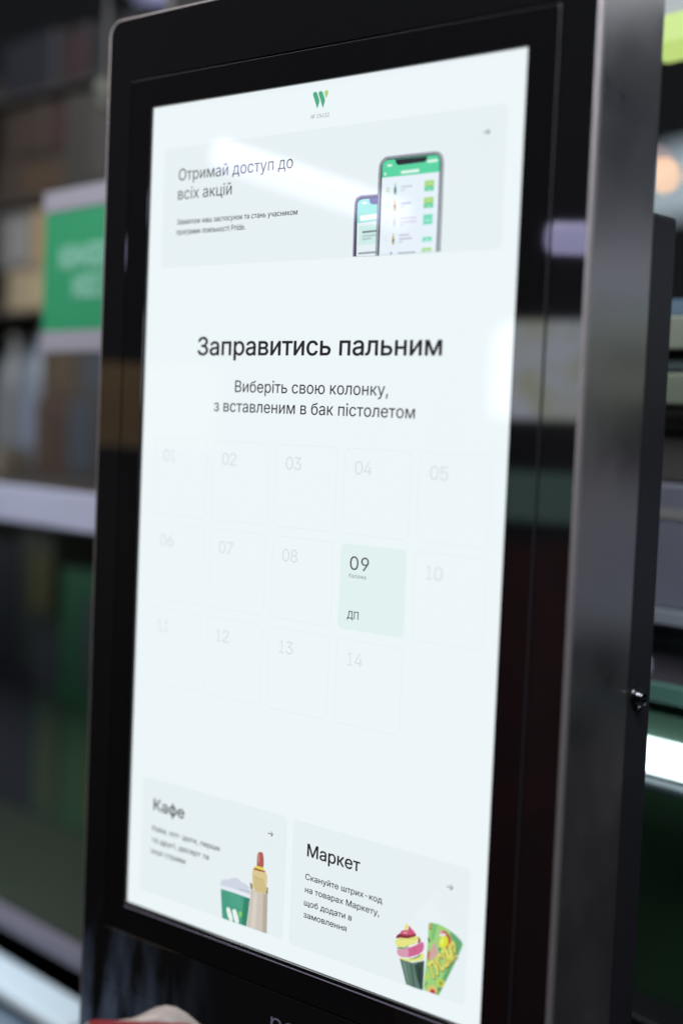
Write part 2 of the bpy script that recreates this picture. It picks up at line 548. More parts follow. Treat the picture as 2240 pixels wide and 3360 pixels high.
PICTURES = {
 'brand_mark': [
  ((72,172,132), [(186.2,699.9),(186.4,700.5),(186.9,700.9),(187.5,701.1),(188.2,701.2),(189.0,701.1),(189.7,700.8),(190.2,700.3),(191.2,698.6),(192.5,695.7),(193.2,693.7),(193.2,692.7),(192.7,691.1),(191.7,688.8),(191.1,687.8),(191.0,688.1),(189.8,690.8),(187.5,696.0),(186.2,698.9),(186.2,699.4)]),
  ((72,172,132), [(192.1,700.1),(192.4,700.6),(192.9,700.9),(193.7,701.1),(194.4,701.1),(195.0,700.9),(195.6,700.6),(196.2,700.1),(197.0,698.5),(198.3,695.7),(199.0,693.8),(199.1,692.9),(198.6,691.2),(197.6,688.7),(197.0,687.6),(196.9,687.9),(195.7,690.7),(193.3,696.2),(192.1,699.2),(192.1,699.6)]),
  ((165,210,120), [(198.6,700.6),(199.5,700.9),(200.3,701.0),(201.1,700.8),(201.7,700.5),(202.1,699.9),(202.2,699.2),(202.1,698.5),(201.6,697.2),(200.6,695.1),(199.7,695.3),(198.8,697.5),(198.3,699.1),(198.2,700.0)]),
 ],
 'phone_picture': [
  ((128,128,150), [(234.2,569.6),(233.8,598.1),(233.8,610.2),(235.0,614.3),(239.5,616.3),(256.5,616.1),(260.3,568.9)]),
  ((60,50,82), [(235.6,569.5),(235.5,598.0),(235.5,609.8),(236.5,612.9),(240.1,614.8),(256.6,614.8),(259.2,568.9)]),
  ((228,240,244), [(238.0,569.6),(236.9,610.2),(238.0,612.1),(241.2,613.2),(256.4,613.4),(258.9,569.1)]),
  ((150,226,210), [(237.5,595.1),(236.9,610.2),(238.0,612.1),(241.2,613.2),(256.4,613.4),(257.4,595.8)]),
  ((92,92,150), [(248.4,613.4),(256.4,613.7),(256.7,608.4),(251.2,608.7),(249.4,610.0)]),
  ((245,250,252), [(240.0,600.2),(240.9,600.8),(257.1,601.1),(257.3,597.5),(241.2,596.5),(240.2,597.3)]),
  ((206,237,230), [(239.0,592.8),(257.1,593.3),(257.7,578.5),(239.4,578.2)]),
  ((235,246,246), [(241.8,611.0),(246.2,611.0),(246.3,609.4),(241.9,609.3)]),
  ((110,122,130), [(243.0,588.6),(256.9,588.9),(257.0,587.5),(243.1,587.1)]),
  ((180,198,200), [(243.2,585.4),(256.8,585.8),(256.9,584.4),(243.3,584.0)]),
  ((180,198,200), [(243.3,583.0),(252.3,583.6),(252.4,582.2),(243.4,581.6)]),
  ((140,150,160), [(239.9,572.4),(257.0,572.7),(257.1,571.3),(240.0,571.0)]),
  ((96,100,108), [(257.2,569.4),(257.0,598.4),(256.7,632.0),(257.2,638.0),(259.2,641.3),(263.6,643.7),(286.2,643.7),(309.6,643.6),(313.7,642.7),(316.9,639.7),(318.2,634.7),(318.6,601.5),(318.7,569.7)]),
  ((182,190,200), [(258.1,569.4),(258.0,598.4),(257.6,631.9),(258.2,637.5),(259.9,640.5),(264.1,642.9),(286.3,642.9),(309.7,642.9),(313.2,642.0),(316.1,639.3),(317.3,634.6),(317.6,601.6),(317.8,569.6)]),
  ((52,54,66), [(259.1,569.5),(258.9,598.3),(258.6,631.9),(259.0,637.1),(260.7,640.0),(264.5,642.2),(286.3,642.2),(309.7,642.1),(312.6,641.3),(315.0,638.8),(316.0,634.7),(316.1,601.7),(316.1,569.5)]),
  ((230,241,249), [(260.8,569.6),(260.7,598.2),(260.3,636.6),(261.1,639.4),(264.2,641.1),(286.4,641.1),(310.5,640.9),(312.9,640.0),(314.4,637.2),(314.6,627.4),(314.9,601.7),(315.0,569.6)]),
  ((88,212,162), [(260.4,628.0),(260.3,636.6),(261.1,639.4),(264.2,641.1),(286.4,641.1),(310.5,640.9),(312.9,640.0),(314.4,637.2),(314.7,628.2)]),
  ((34,34,44), [(272.4,640.9),(302.8,640.6),(302.5,638.1),(300.6,636.7),(276.1,636.3),(273.7,637.5)]),
  ((215,245,232), [(265.1,637.7),(269.6,637.6),(269.7,635.9),(265.2,635.9)]),
  ((235,250,245), [(303.0,637.5),(312.4,637.8),(312.5,636.0),(303.1,635.8)]),
  ((225,248,238), [(278.6,631.8),(295.7,632.0),(295.8,629.7),(278.7,629.5)]),
  ((225,248,238), [(262.7,631.5),(264.3,631.6),(264.4,629.6),(262.8,629.6)]),
  ((165,216,122), [(301.5,622.7),(310.3,622.7),(310.3,618.3),(301.6,618.3)]),
  ((96,208,164), [(301.6,618.3),(310.3,618.3),(310.3,614.9),(301.6,614.8)]),
  ((205,235,175), [(304.0,620.8),(308.0,621.0),(308.1,620.2),(304.1,620.0)]),
  ((170,232,205), [(303.8,616.7),(308.0,616.9),(308.1,616.1),(303.9,615.9)]),
  ((165,216,122), [(301.6,610.2),(310.5,610.3),(310.5,605.8),(301.6,605.7)]),
  ((96,208,164), [(301.6,605.7),(310.5,605.8),(310.5,602.5),(301.6,602.4)]),
  ((205,235,175), [(304.1,608.3),(308.2,608.5),(308.2,607.7),(304.1,607.4)]),
  ((170,232,205), [(303.9,604.2),(308.2,604.5),(308.3,603.6),(303.9,603.4)]),
  ((120,222,190), [(301.7,597.6),(310.4,597.8),(310.5,590.3),(301.8,590.1)]),
  ((190,238,222), [(303.6,593.7),(308.3,594.0),(308.3,593.0),(303.7,592.8)]),
  ((120,222,190), [(301.9,580.9),(310.7,581.1),(310.6,577.7),(301.7,577.4)]),
  ((190,238,222), [(303.7,579.1),(308.5,579.3),(308.5,578.4),(303.8,578.1)]),
  ((172,222,130), [(301.9,572.8),(310.8,573.0),(310.6,570.2),(301.7,569.9)]),
  ((190,238,222), [(303.7,571.2),(308.5,571.5),(308.5,570.6),(303.8,570.3)]),
  ((140,196,90), [(268.4,618.4),(268.4,617.8),(268.2,617.4),(267.9,617.0),(267.5,616.8),(267.1,616.7),(266.6,616.8),(266.2,617.1),(265.8,617.5),(265.6,618.0),(265.5,618.6),(265.5,619.1),(265.7,619.6),(266.0,620.0),(266.4,620.2),(266.9,620.2),(267.3,620.1),(267.8,619.8),(268.1,619.4),(268.3,618.9)]),
  ((232,243,248), [(267.9,618.4),(267.9,618.1),(267.7,617.7),(267.6,617.5),(267.3,617.4),(267.0,617.3),(266.8,617.4),(266.5,617.6),(266.3,617.9),(266.1,618.2),(266.1,618.5),(266.1,618.9),(266.2,619.2),(266.4,619.4),(266.6,619.6),(266.9,619.6),(267.2,619.5),(267.5,619.4),(267.7,619.1),(267.8,618.8)]),
  ((190,226,200), [(268.6,606.3),(268.5,605.8),(268.3,605.3),(268.0,605.0),(267.6,604.7),(267.2,604.7),(266.7,604.8),(266.3,605.1),(265.9,605.5),(265.7,606.0),(265.6,606.5),(265.6,607.1),(265.8,607.6),(266.1,607.9),(266.5,608.1),(267.0,608.2),(267.4,608.1),(267.9,607.8),(268.2,607.4),(268.5,606.9)]),
  ((232,243,248), [(268.0,606.4),(268.0,606.0),(267.9,605.7),(267.7,605.5),(267.4,605.3),(267.1,605.3),(266.9,605.4),(266.6,605.5),(266.4,605.8),(266.2,606.1),(266.2,606.5),(266.2,606.8),(266.3,607.2),(266.5,607.4),(266.7,607.5),(267.0,607.6),(267.3,607.5),(267.6,607.3),(267.8,607.1),(267.9,606.7)]),
  ((214,222,234), [(268.5,593.8),(268.4,593.2),(268.2,592.8),(267.9,592.4),(267.5,592.2),(267.1,592.1),(266.6,592.2),(266.2,592.5),(265.9,592.9),(265.6,593.4),(265.5,594.0),(265.6,594.5),(265.7,595.0),(266.0,595.3),(266.4,595.6),(266.9,595.6),(267.4,595.5),(267.8,595.2),(268.1,594.8),(268.4,594.3)]),
  ((232,243,248), [(267.9,593.8),(267.9,593.5),(267.8,593.1),(267.6,592.9),(267.3,592.8),(267.1,592.7),(266.8,592.8),(266.5,593.0),(266.3,593.2),(266.1,593.6),(266.1,593.9),(266.1,594.3),(266.2,594.6),(266.4,594.8),(266.7,595.0),(266.9,595.0),(267.2,594.9),(267.5,594.8),(267.7,594.5),(267.8,594.2)]),
  ((216,226,232), [(268.4,581.0),(268.4,580.5),(268.2,580.0),(267.9,579.6),(267.5,579.4),(267.0,579.3),(266.6,579.4),(266.1,579.7),(265.8,580.1),(265.5,580.6),(265.4,581.2),(265.5,581.7),(265.7,582.2),(266.0,582.6),(266.4,582.8),(266.8,582.9),(267.3,582.8),(267.7,582.5),(268.1,582.1),(268.3,581.6)]),
  ((232,243,248), [(267.8,581.1),(267.8,580.7),(267.7,580.4),(267.5,580.1),(267.3,580.0),(267.0,580.0),(266.7,580.0),(266.4,580.2),(266.2,580.5),(266.1,580.8),(266.0,581.1),(266.0,581.5),(266.1,581.8),(266.3,582.1),(266.6,582.2),(266.9,582.3),(267.1,582.2),(267.4,582.0),(267.6,581.7),(267.8,581.4)]),
  ((96,160,120), [(273.3,614.6),(273.0,619.2),(273.6,620.9),(273.6,623.0),(274.3,623.0),(274.5,620.8),(275.3,619.1),(275.3,614.5)]),
  ((60,80,110), [(273.1,618.3),(275.3,618.3),(275.3,616.7),(273.2,616.7)]),
  ((214,186,90), [(273.4,602.3),(273.2,606.9),(273.7,608.6),(273.7,610.7),(274.4,610.8),(274.6,608.6),(275.4,606.8),(275.4,602.3)]),
  ((180,120,90), [(273.2,606.0),(275.4,606.1),(275.4,604.5),(273.3,604.5)]),
  ((214,216,236), [(273.5,590.1),(273.3,594.6),(273.9,596.4),(273.9,598.5),(274.5,598.5),(274.8,596.3),(275.5,594.6),(275.6,590.0)]),
  ((200,200,226), [(273.3,593.8),(275.6,593.8),(275.6,592.2),(273.4,592.2)]),
  ((190,170,90), [(273.6,576.9),(273.3,581.5),(273.9,583.2),(273.9,585.3),(274.6,585.4),(274.8,583.2),(275.6,581.4),(275.6,576.9)]),
  ((90,100,130), [(273.4,580.6),(275.6,580.7),(275.6,579.1),(273.5,579.0)]),
  ((120,150,210), [(272.2,571.3),(273.8,571.4),(273.7,569.5),(272.1,569.5)]),
  ((196,196,208), [(280.0,620.1),(290.2,620.2),(290.3,619.1),(280.1,619.1)]),
  ((206,206,216), [(280.0,617.5),(283.2,618.1),(283.3,617.0),(280.1,616.5)]),
  ((180,182,196), [(280.0,607.7),(290.0,607.8),(290.1,606.7),(280.1,606.6)]),
  ((206,206,216), [(280.0,605.1),(283.5,605.6),(283.6,604.6),(280.1,604.0)]),
  ((216,206,226), [(280.0,596.6),(295.7,596.4),(295.8,595.4),(280.1,595.5)]),
  ((212,202,224), [(280.0,593.7),(296.1,593.5),(296.2,592.5),(280.0,592.7)]),
  ((216,210,226), [(280.0,591.3),(283.8,591.8),(283.9,590.8),(280.0,590.2)]),
  ((190,186,204), [(280.0,583.8),(289.6,584.0),(289.7,583.0),(280.0,582.7)]),
  ((186,184,200), [(280.0,581.1),(292.4,581.3),(292.5,580.2),(280.0,580.1)]),
  ((206,206,216), [(280.0,578.7),(284.1,579.3),(284.2,578.2),(280.0,577.6)]),
  ((170,172,186), [(280.0,570.6),(296.1,570.7),(296.2,569.6),(280.0,569.6)]),
 ],
 'coffee_cup_picture': [
  ((70,158,130), [(117.7,40.0),(131.6,40.6),(144.0,40.5),(152.1,40.0),(150.8,28.0),(149.3,15.4),(135.4,15.2),(120.8,15.1),(119.2,27.1)]),
  ((52,132,108), [(145.5,40.4),(152.1,40.0),(150.8,28.0),(149.3,15.4),(143.9,15.4),(144.6,29.1)]),
  ((104,182,156), [(126.5,38.9),(128.8,37.2),(129.9,35.1),(129.9,32.8),(129.7,30.4),(130.4,28.2),(130.7,28.3),(130.0,30.4),(130.2,32.8),(130.2,35.2),(129.1,37.3),(126.7,39.1)]),
  ((104,182,156), [(128.6,38.9),(130.9,37.2),(132.0,35.1),(132.0,32.8),(131.8,30.3),(132.5,28.2),(132.8,28.3),(132.1,30.4),(132.3,32.8),(132.3,35.2),(131.2,37.3),(128.9,39.1)]),
  ((104,182,156), [(130.7,38.9),(133.0,37.1),(134.1,35.1),(134.1,32.8),(133.9,30.3),(134.6,28.1),(134.9,28.3),(134.2,30.4),(134.4,32.8),(134.4,35.2),(133.3,37.3),(131.0,39.1)]),
  ((104,182,156), [(132.8,38.9),(135.2,37.1),(136.2,35.1),(136.2,32.8),(136.0,30.3),(136.7,28.1),(137.0,28.3),(136.3,30.4),(136.5,32.8),(136.6,35.2),(135.4,37.3),(133.1,39.1)]),
  ((104,182,156), [(135.0,38.9),(137.3,37.1),(138.3,35.1),(138.3,32.7),(138.1,30.3),(138.8,28.1),(139.1,28.3),(138.5,30.4),(138.6,32.8),(138.7,35.2),(137.5,37.3),(135.2,39.1)]),
  ((104,182,156), [(137.1,38.9),(139.4,37.1),(140.4,35.1),(140.4,32.7),(140.2,30.3),(140.9,28.1),(141.2,28.3),(140.6,30.4),(140.8,32.8),(140.8,35.2),(139.6,37.3),(137.3,39.1)]),
  ((104,182,156), [(139.2,38.8),(141.5,37.1),(142.5,35.0),(142.5,32.7),(142.3,30.3),(143.0,28.1),(143.3,28.3),(142.7,30.4),(142.8,32.8),(142.9,35.2),(141.7,37.3),(139.4,39.0)]),
  ((206,214,227), [(120.6,48.7),(124.3,49.5),(127.4,50.5),(129.8,51.8),(132.2,52.8),(134.7,53.6),(136.9,53.8),(138.9,53.5),(140.2,52.9),(140.7,52.0),(143.2,51.5),(147.6,51.3),(150.5,49.6),(151.9,46.3),(152.7,43.9),(153.0,42.5),(152.9,41.3),(152.4,40.3),(148.6,40.0),(141.4,40.2),(132.9,40.3),(122.8,40.1),(117.5,40.7),(117.1,42.3),(117.4,44.4),(118.2,47.0)]),
  ((186,196,212), [(138.8,45.7),(151.1,46.2),(152.4,44.5),(138.9,44.4)]),
  ((230,235,244), [(117.0,42.9),(131.5,43.7),(152.8,43.4),(152.4,40.1),(137.8,40.4),(117.7,39.9)]),
  ((236,244,242), [(125.4,24.7),(126.1,25.6),(126.9,26.1),(127.9,26.3),(128.7,26.2),(129.3,26.0),(130.6,23.9),(132.6,20.0),(133.5,17.4),(133.4,16.0),(132.3,15.3),(130.2,15.3),(128.2,17.5),(126.1,22.0)]),
  ((236,244,242), [(132.6,25.1),(133.3,25.9),(134.2,26.4),(135.3,26.6),(136.1,26.5),(136.7,26.2),(137.9,24.3),(139.7,20.8),(140.6,18.1),(140.5,16.3),(139.3,15.4),(136.9,15.4),(134.8,17.7),(133.1,22.3)]),
  ((132,206,100), [(140.7,26.2),(142.4,26.6),(143.5,26.2),(143.9,25.0),(143.6,23.4),(142.5,21.2),(141.5,20.9),(140.5,22.6),(139.9,24.1),(139.9,25.4)]),
 ],
 'hot_dog_picture': [
  ((150,142,124), [(150.9,53.1),(154.3,52.9),(154.6,48.1),(151.5,48.5)]),
  ((128,118,100), [(169.2,54.2),(171.7,54.0),(171.7,48.5),(169.3,48.6)]),
  ((172,94,84), [(158.0,69.8),(158.0,74.4),(158.2,77.5),(158.4,79.1),(159.1,80.4),(160.4,81.4),(161.7,81.9),(163.1,81.9),(164.1,81.4),(164.8,80.6),(165.5,77.4),(166.0,72.0),(165.2,68.8),(163.1,67.9),(161.0,67.4),(159.0,67.5)]),
  ((206,142,130), [(159.1,73.3),(159.1,76.6),(159.3,78.8),(159.9,79.7),(160.4,79.6),(160.8,78.4),(161.0,76.4),(160.9,73.5),(160.4,71.9),(159.6,71.7)]),
  ((218,201,148), [(153.9,65.8),(154.9,66.5),(157.1,66.9),(160.4,67.0),(163.6,66.9),(166.6,66.7),(168.7,65.9),(170.0,64.4),(170.6,61.6),(170.4,57.3),(170.3,53.4),(170.1,49.7),(168.0,47.6),(164.0,47.2),(160.1,47.1),(156.5,47.4),(154.3,50.7),(153.5,56.9),(153.2,61.3),(153.4,64.0)]),
  ((182,158,104), [(154.3,60.6),(156.2,57.1),(157.2,52.4),(158.9,47.9),(159.6,48.2),(157.9,52.6),(156.9,57.3),(155.0,60.9)]),
  ((182,158,104), [(157.0,60.4),(158.9,56.9),(159.8,52.2),(161.5,48.0),(162.2,48.3),(160.5,52.5),(159.6,57.2),(157.7,60.8)]),
  ((182,158,104), [(159.7,60.3),(161.5,56.7),(162.5,52.1),(164.2,48.1),(164.8,48.4),(163.2,52.4),(162.2,57.0),(160.3,60.6)]),
  ((182,158,104), [(162.3,60.1),(164.2,56.6),(165.1,51.9),(166.8,48.2),(167.5,48.5),(165.8,52.2),(164.9,56.9),(163.0,60.4)]),
  ((182,158,104), [(165.0,60.0),(166.8,56.4),(167.8,51.8),(169.4,48.4),(170.1,48.7),(168.5,52.1),(167.5,56.7),(165.6,60.3)]),
  ((226,216,84), [(155.2,66.7),(156.3,68.9),(161.9,69.4),(166.5,69.2),(167.3,67.1),(160.9,66.8)]),
  ((150,54,50), [(154.7,65.5),(155.4,66.9),(162.1,67.0),(167.9,67.0),(168.3,66.1),(161.5,65.5)]),
  ((204,195,183), [(151.9,48.6),(154.6,48.0),(161.9,47.6),(171.8,48.5),(172.6,15.3),(161.2,15.3),(149.6,15.4),(152.0,39.1)]),
  ((216,208,197), [(155.9,46.8),(160.1,46.5),(159.3,15.9),(153.9,15.8)]),
  ((182,172,158), [(166.9,48.2),(171.8,48.5),(172.6,15.3),(167.4,15.4)]),
 ],
 'ice_cream_picture': [
  ((92,122,110), [(311.4,33.1),(323.6,33.3),(334.7,38.1),(334.6,32.6),(334.4,15.1),(327.0,14.9),(318.6,15.1)]),
  ((46,72,62), [(325.4,31.9),(328.8,34.8),(334.7,38.1),(334.6,23.9),(334.4,15.1),(332.3,15.2),(329.0,21.8)]),
  ((112,142,128), [(314.1,31.6),(316.5,31.8),(321.6,15.8),(320.4,15.8)]),
  ((70,98,88), [(321.3,32.2),(323.6,32.6),(327.0,15.4),(325.5,15.2)]),
  ((34,56,48), [(328.2,32.6),(329.6,28.3),(328.9,24.2),(330.5,20.3),(330.9,20.5),(329.3,24.3),(330.0,28.4),(328.6,32.8)]),
  ((34,56,48), [(329.0,32.5),(330.1,28.4),(329.7,24.4),(331.0,20.4),(331.4,20.6),(330.2,24.6),(330.5,28.5),(329.4,32.7)]),
  ((34,56,48), [(329.8,32.4),(330.5,28.5),(330.6,24.7),(331.4,20.6),(331.8,20.7),(331.0,24.8),(330.9,28.7),(330.2,32.5)]),
  ((34,56,48), [(330.7,32.2),(331.0,28.7),(331.4,24.9),(331.9,20.7),(332.3,20.9),(331.8,25.0),(331.4,28.8),(331.1,32.4)]),
  ((34,56,48), [(331.5,32.1),(331.4,28.8),(332.2,25.1),(332.4,20.9),(332.8,21.0),(332.6,25.3),(331.9,28.9),(331.9,32.2)]),
  ((222,228,126), [(312.7,34.4),(316.7,34.7),(321.1,35.9),(325.7,37.9),(329.4,40.3),(332.2,43.0),(333.9,43.6),(334.5,42.2),(334.5,40.7),(334.1,39.2),(331.3,37.3),(326.1,35.1),(321.2,33.7),(316.4,33.0),(313.2,33.1),(311.5,33.9)]),
  ((66,108,66), [(320.4,36.0),(324.0,37.2),(327.2,39.1),(330.2,41.4),(331.5,42.1),(331.1,41.1),(329.7,39.7),(327.1,37.9),(324.0,36.5),(320.5,35.7)]),
  ((206,102,144), [(310.7,40.4),(312.3,40.9),(314.0,41.5),(315.9,42.3),(317.8,43.2),(319.8,44.2),(321.8,45.2),(323.8,46.4),(325.7,47.5),(327.5,48.8),(329.1,49.8),(330.3,50.7),(331.2,51.3),(331.9,51.8),(332.4,51.9),(332.9,51.8),(333.3,51.4),(333.6,50.8),(333.8,50.0),(333.9,49.2),(333.9,48.3),(333.8,47.4),(333.6,46.5),(333.2,45.6),(332.8,44.8),(332.2,44.0),(331.4,43.1),(330.4,42.3),(329.2,41.4),(327.8,40.5),(326.2,39.6),(324.4,38.7),(322.4,37.8),(320.2,36.8),(318.1,36.1),(316.3,35.6),(314.5,35.2),(313.0,35.0),(311.7,35.0),(310.6,35.2),(309.9,35.5),(309.4,36.1),(309.0,36.7),(308.7,37.3),(308.5,38.0),(308.4,38.7),(308.7,39.3),(309.5,39.9)]),
  ((216,156,180), [(310.7,40.4),(312.3,40.8),(313.8,41.3),(315.2,41.8),(316.5,42.3),(317.7,42.8),(318.6,42.8),(319.3,42.2),(319.7,41.2),(319.8,39.6),(319.7,38.3),(319.2,37.2),(318.4,36.5),(317.3,36.1),(316.2,35.7),(315.0,35.4),(313.8,35.2),(312.5,35.0),(311.4,35.0),(310.6,35.2),(309.9,35.6),(309.4,36.1),(309.1,36.7),(308.8,37.3),(308.6,38.0),(308.5,38.6),(308.8,39.3),(309.6,39.8)]),
  ((132,172,132), [(310.1,42.0),(313.5,42.8),(316.4,43.7),(318.7,44.9),(319.5,45.0),(318.6,44.0),(317.1,42.9),(314.7,41.7),(312.4,40.8),(310.0,40.3),(308.7,40.4),(308.5,41.2)]),
  ((228,230,134), [(308.9,48.2),(310.6,49.0),(312.3,49.8),(314.2,50.5),(316.2,51.1),(318.2,51.7),(320.1,52.4),(321.9,53.1),(323.5,53.8),(324.9,54.6),(326.1,55.1),(327.0,55.2),(327.7,55.1),(328.1,54.7),(328.4,54.2),(328.6,53.6),(328.6,52.9),(328.5,52.1),(328.1,51.3),(327.3,50.4),(326.3,49.5),(324.9,48.5),(323.4,47.5),(321.7,46.6),(320.0,45.6),(318.1,44.7),(316.2,43.8),(314.4,43.2),(312.7,42.6),(311.0,42.2),(309.6,42.1),(308.5,42.2),(307.7,42.6),(307.2,43.2),(306.9,43.9),(306.6,44.5),(306.5,45.2),(306.5,46.0),(306.9,46.7),(307.7,47.5)]),
  ((132,42,58), [(307.2,48.3),(307.4,49.6),(308.4,51.0),(310.2,52.5),(312.1,53.3),(314.2,53.4),(317.0,53.9),(320.6,54.9),(323.2,55.8),(324.9,56.7),(325.9,56.5),(326.2,55.3),(325.4,54.3),(323.5,53.2),(321.2,52.2),(318.6,51.0),(315.9,50.3),(313.2,50.0),(310.7,49.3),(308.2,48.2)]),
  ((132,42,58), [(327.8,55.0),(329.1,54.5),(330.1,53.7),(330.8,52.4),(330.2,51.0),(328.4,49.5),(327.8,49.8),(328.5,51.9),(328.5,53.4),(327.6,54.6)]),
  ((204,84,120), [(311.1,53.3),(311.4,54.4),(312.6,55.5),(314.7,56.4),(316.4,57.0),(317.8,57.1),(318.6,58.3),(318.8,60.6),(319.5,61.2),(320.8,59.9),(322.2,58.9),(323.9,58.2),(324.9,57.4),(325.5,56.6),(324.0,55.6),(320.6,54.2),(317.7,53.2),(315.3,52.7),(313.3,52.5),(311.8,52.7)]),
  ((232,160,184), [(317.9,55.2),(317.8,55.0),(317.5,54.7),(317.1,54.5),(316.5,54.2),(315.8,54.0),(315.2,53.9),(314.6,53.8),(314.1,53.8),(313.8,53.9),(313.7,54.1),(313.8,54.3),(314.1,54.6),(314.5,54.9),(315.1,55.1),(315.8,55.3),(316.4,55.5),(317.0,55.5),(317.5,55.5),(317.8,55.4)]),
  ((228,226,122), [(314.7,57.5),(315.4,59.7),(316.1,61.3),(316.8,62.4),(317.5,62.4),(318.1,61.4),(318.4,60.1),(318.2,58.6),(317.2,57.4),(315.3,56.8)]),
  ((120,40,58), [(312.7,51.1),(312.5,50.8),(312.1,50.7),(311.9,50.9),(312.1,51.2),(312.5,51.3)]),
  ((120,40,58), [(315.8,51.8),(315.6,51.5),(315.2,51.4),(315.0,51.5),(315.2,51.8),(315.6,52.0)]),
  ((120,40,58), [(309.4,49.3),(309.2,49.0),(308.8,48.8),(308.6,49.0),(308.8,49.3),(309.2,49.5)]),
  ((120,40,58), [(326.0,52.5),(325.9,52.2),(325.4,52.1),(325.2,52.3),(325.4,52.6),(325.8,52.7)]),
  ((120,40,58), [(323.0,53.5),(322.8,53.2),(322.4,53.1),(322.2,53.3),(322.4,53.6),(322.8,53.7)]),
  ((120,40,58), [(318.6,52.1),(318.4,51.8),(318.0,51.7),(317.8,51.9),(318.0,52.2),(318.4,52.3)]),
  ((120,40,58), [(311.5,50.7),(311.3,50.4),(310.8,50.3),(310.6,50.5),(310.8,50.8),(311.2,50.9)]),
  ((120,40,58), [(312.4,48.4),(312.2,48.1),(311.8,48.0),(311.6,48.2),(311.8,48.5),(312.2,48.6)]),
  ((120,40,58), [(324.3,52.0),(324.1,51.7),(323.7,51.6),(323.5,51.8),(323.7,52.1),(324.1,52.2)]),
  ((120,40,58), [(323.7,53.8),(323.5,53.5),(323.1,53.3),(322.9,53.5),(323.0,53.8),(323.5,54.0)]),
  ((120,40,58), [(314.2,49.8),(314.0,49.5),(313.6,49.4),(313.4,49.6),(313.6,49.9),(314.0,50.0)]),
  ((120,40,58), [(322.5,51.4),(322.3,51.1),(321.9,50.9),(321.6,51.1),(321.8,51.4),(322.2,51.5)]),
  ((120,40,58), [(325.2,54.5),(325.0,54.2),(324.6,54.1),(324.4,54.3),(324.6,54.6),(325.0,54.7)]),
  ((120,40,58), [(320.0,51.3),(319.8,51.0),(319.4,50.9),(319.2,51.0),(319.4,51.3),(319.8,51.5)]),
  ((120,40,58), [(318.0,52.3),(317.8,52.0),(317.4,51.9),(317.1,52.1),(317.3,52.4),(317.7,52.5)]),
  ((120,40,58), [(317.3,52.4),(317.1,52.1),(316.7,52.0),(316.5,52.2),(316.7,52.5),(317.1,52.6)]),
  ((120,40,58), [(326.8,44.3),(326.7,43.9),(326.2,43.8),(326.0,44.0),(326.2,44.3),(326.6,44.4)]),
  ((120,40,58), [(319.2,45.7),(319.0,45.4),(318.6,45.3),(318.3,45.5),(318.5,45.8),(318.9,45.9)]),
  ((120,40,58), [(326.2,45.9),(326.1,45.6),(325.6,45.5),(325.4,45.7),(325.6,46.0),(326.0,46.1)]),
  ((120,40,58), [(325.8,44.1),(325.6,43.8),(325.2,43.7),(325.0,43.9),(325.2,44.2),(325.6,44.3)]),
  ((120,40,58), [(318.4,44.8),(318.2,44.5),(317.8,44.4),(317.6,44.6),(317.8,44.9),(318.2,45.0)]),
  ((120,40,58), [(320.2,45.2),(320.0,44.9),(319.6,44.7),(319.4,44.9),(319.6,45.2),(320.0,45.3)]),
  ((120,40,58), [(311.6,43.6),(311.4,43.3),(311.0,43.2),(310.8,43.4),(311.0,43.7),(311.4,43.8)]),
  ((120,40,58), [(324.2,48.7),(324.0,48.4),(323.6,48.3),(323.4,48.5),(323.6,48.8),(324.0,48.9)]),
  ((120,40,58), [(309.5,41.0),(309.3,40.7),(308.9,40.6),(308.7,40.8),(308.8,41.1),(309.3,41.2)]),
  ((120,40,58), [(314.0,42.8),(313.8,42.5),(313.4,42.4),(313.2,42.6),(313.4,42.9),(313.8,43.0)]),
 ],
 'wrapper_picture': [
  ((154,208,122), [(336.5,67.1),(338.7,68.3),(346.2,69.0),(354.3,67.6),(362.4,64.5),(367.1,61.7),(368.6,59.1),(360.4,39.9),(349.0,15.2),(341.7,15.3),(334.5,15.4),(335.1,27.9),(336.3,42.7)]),
  ((98,168,112), [(356.8,66.7),(360.5,65.3),(363.6,63.8),(365.9,62.4),(367.5,61.0),(368.2,59.7),(366.5,54.3),(362.5,44.7),(357.6,33.8),(351.8,21.4),(347.9,15.3),(345.7,15.3),(347.8,21.9),(354.3,35.0),(358.5,44.7),(360.4,51.1),(359.7,57.6),(356.5,64.1)]),
  ((120,190,116), [(339.2,68.3),(345.0,68.8),(342.2,56.7),(339.5,53.1)]),
  ((170,110,66), [(339.7,65.3),(339.7,64.5),(339.5,63.8),(339.3,63.2),(339.0,62.8),(338.6,62.5),(338.2,62.5),(337.8,62.8),(337.5,63.3),(337.3,63.9),(337.2,64.6),(337.2,65.4),(337.3,66.1),(337.6,66.8),(337.9,67.2),(338.3,67.4),(338.7,67.4),(339.1,67.2),(339.4,66.7),(339.6,66.1)]),
  ((205,200,100), [(339.1,65.4),(339.1,65.0),(339.0,64.6),(338.9,64.3),(338.8,64.1),(338.6,64.0),(338.4,64.0),(338.3,64.1),(338.1,64.4),(338.0,64.7),(338.0,65.1),(338.0,65.6),(338.0,65.9),(338.1,66.3),(338.3,66.5),(338.5,66.6),(338.6,66.6),(338.8,66.4),(339.0,66.2),(339.1,65.8)]),
  ((60,60,50), [(337.2,56.8),(337.9,56.0),(338.3,55.0),(338.6,53.6),(338.2,52.9),(337.3,52.9),(336.8,53.9),(336.8,56.1)]),
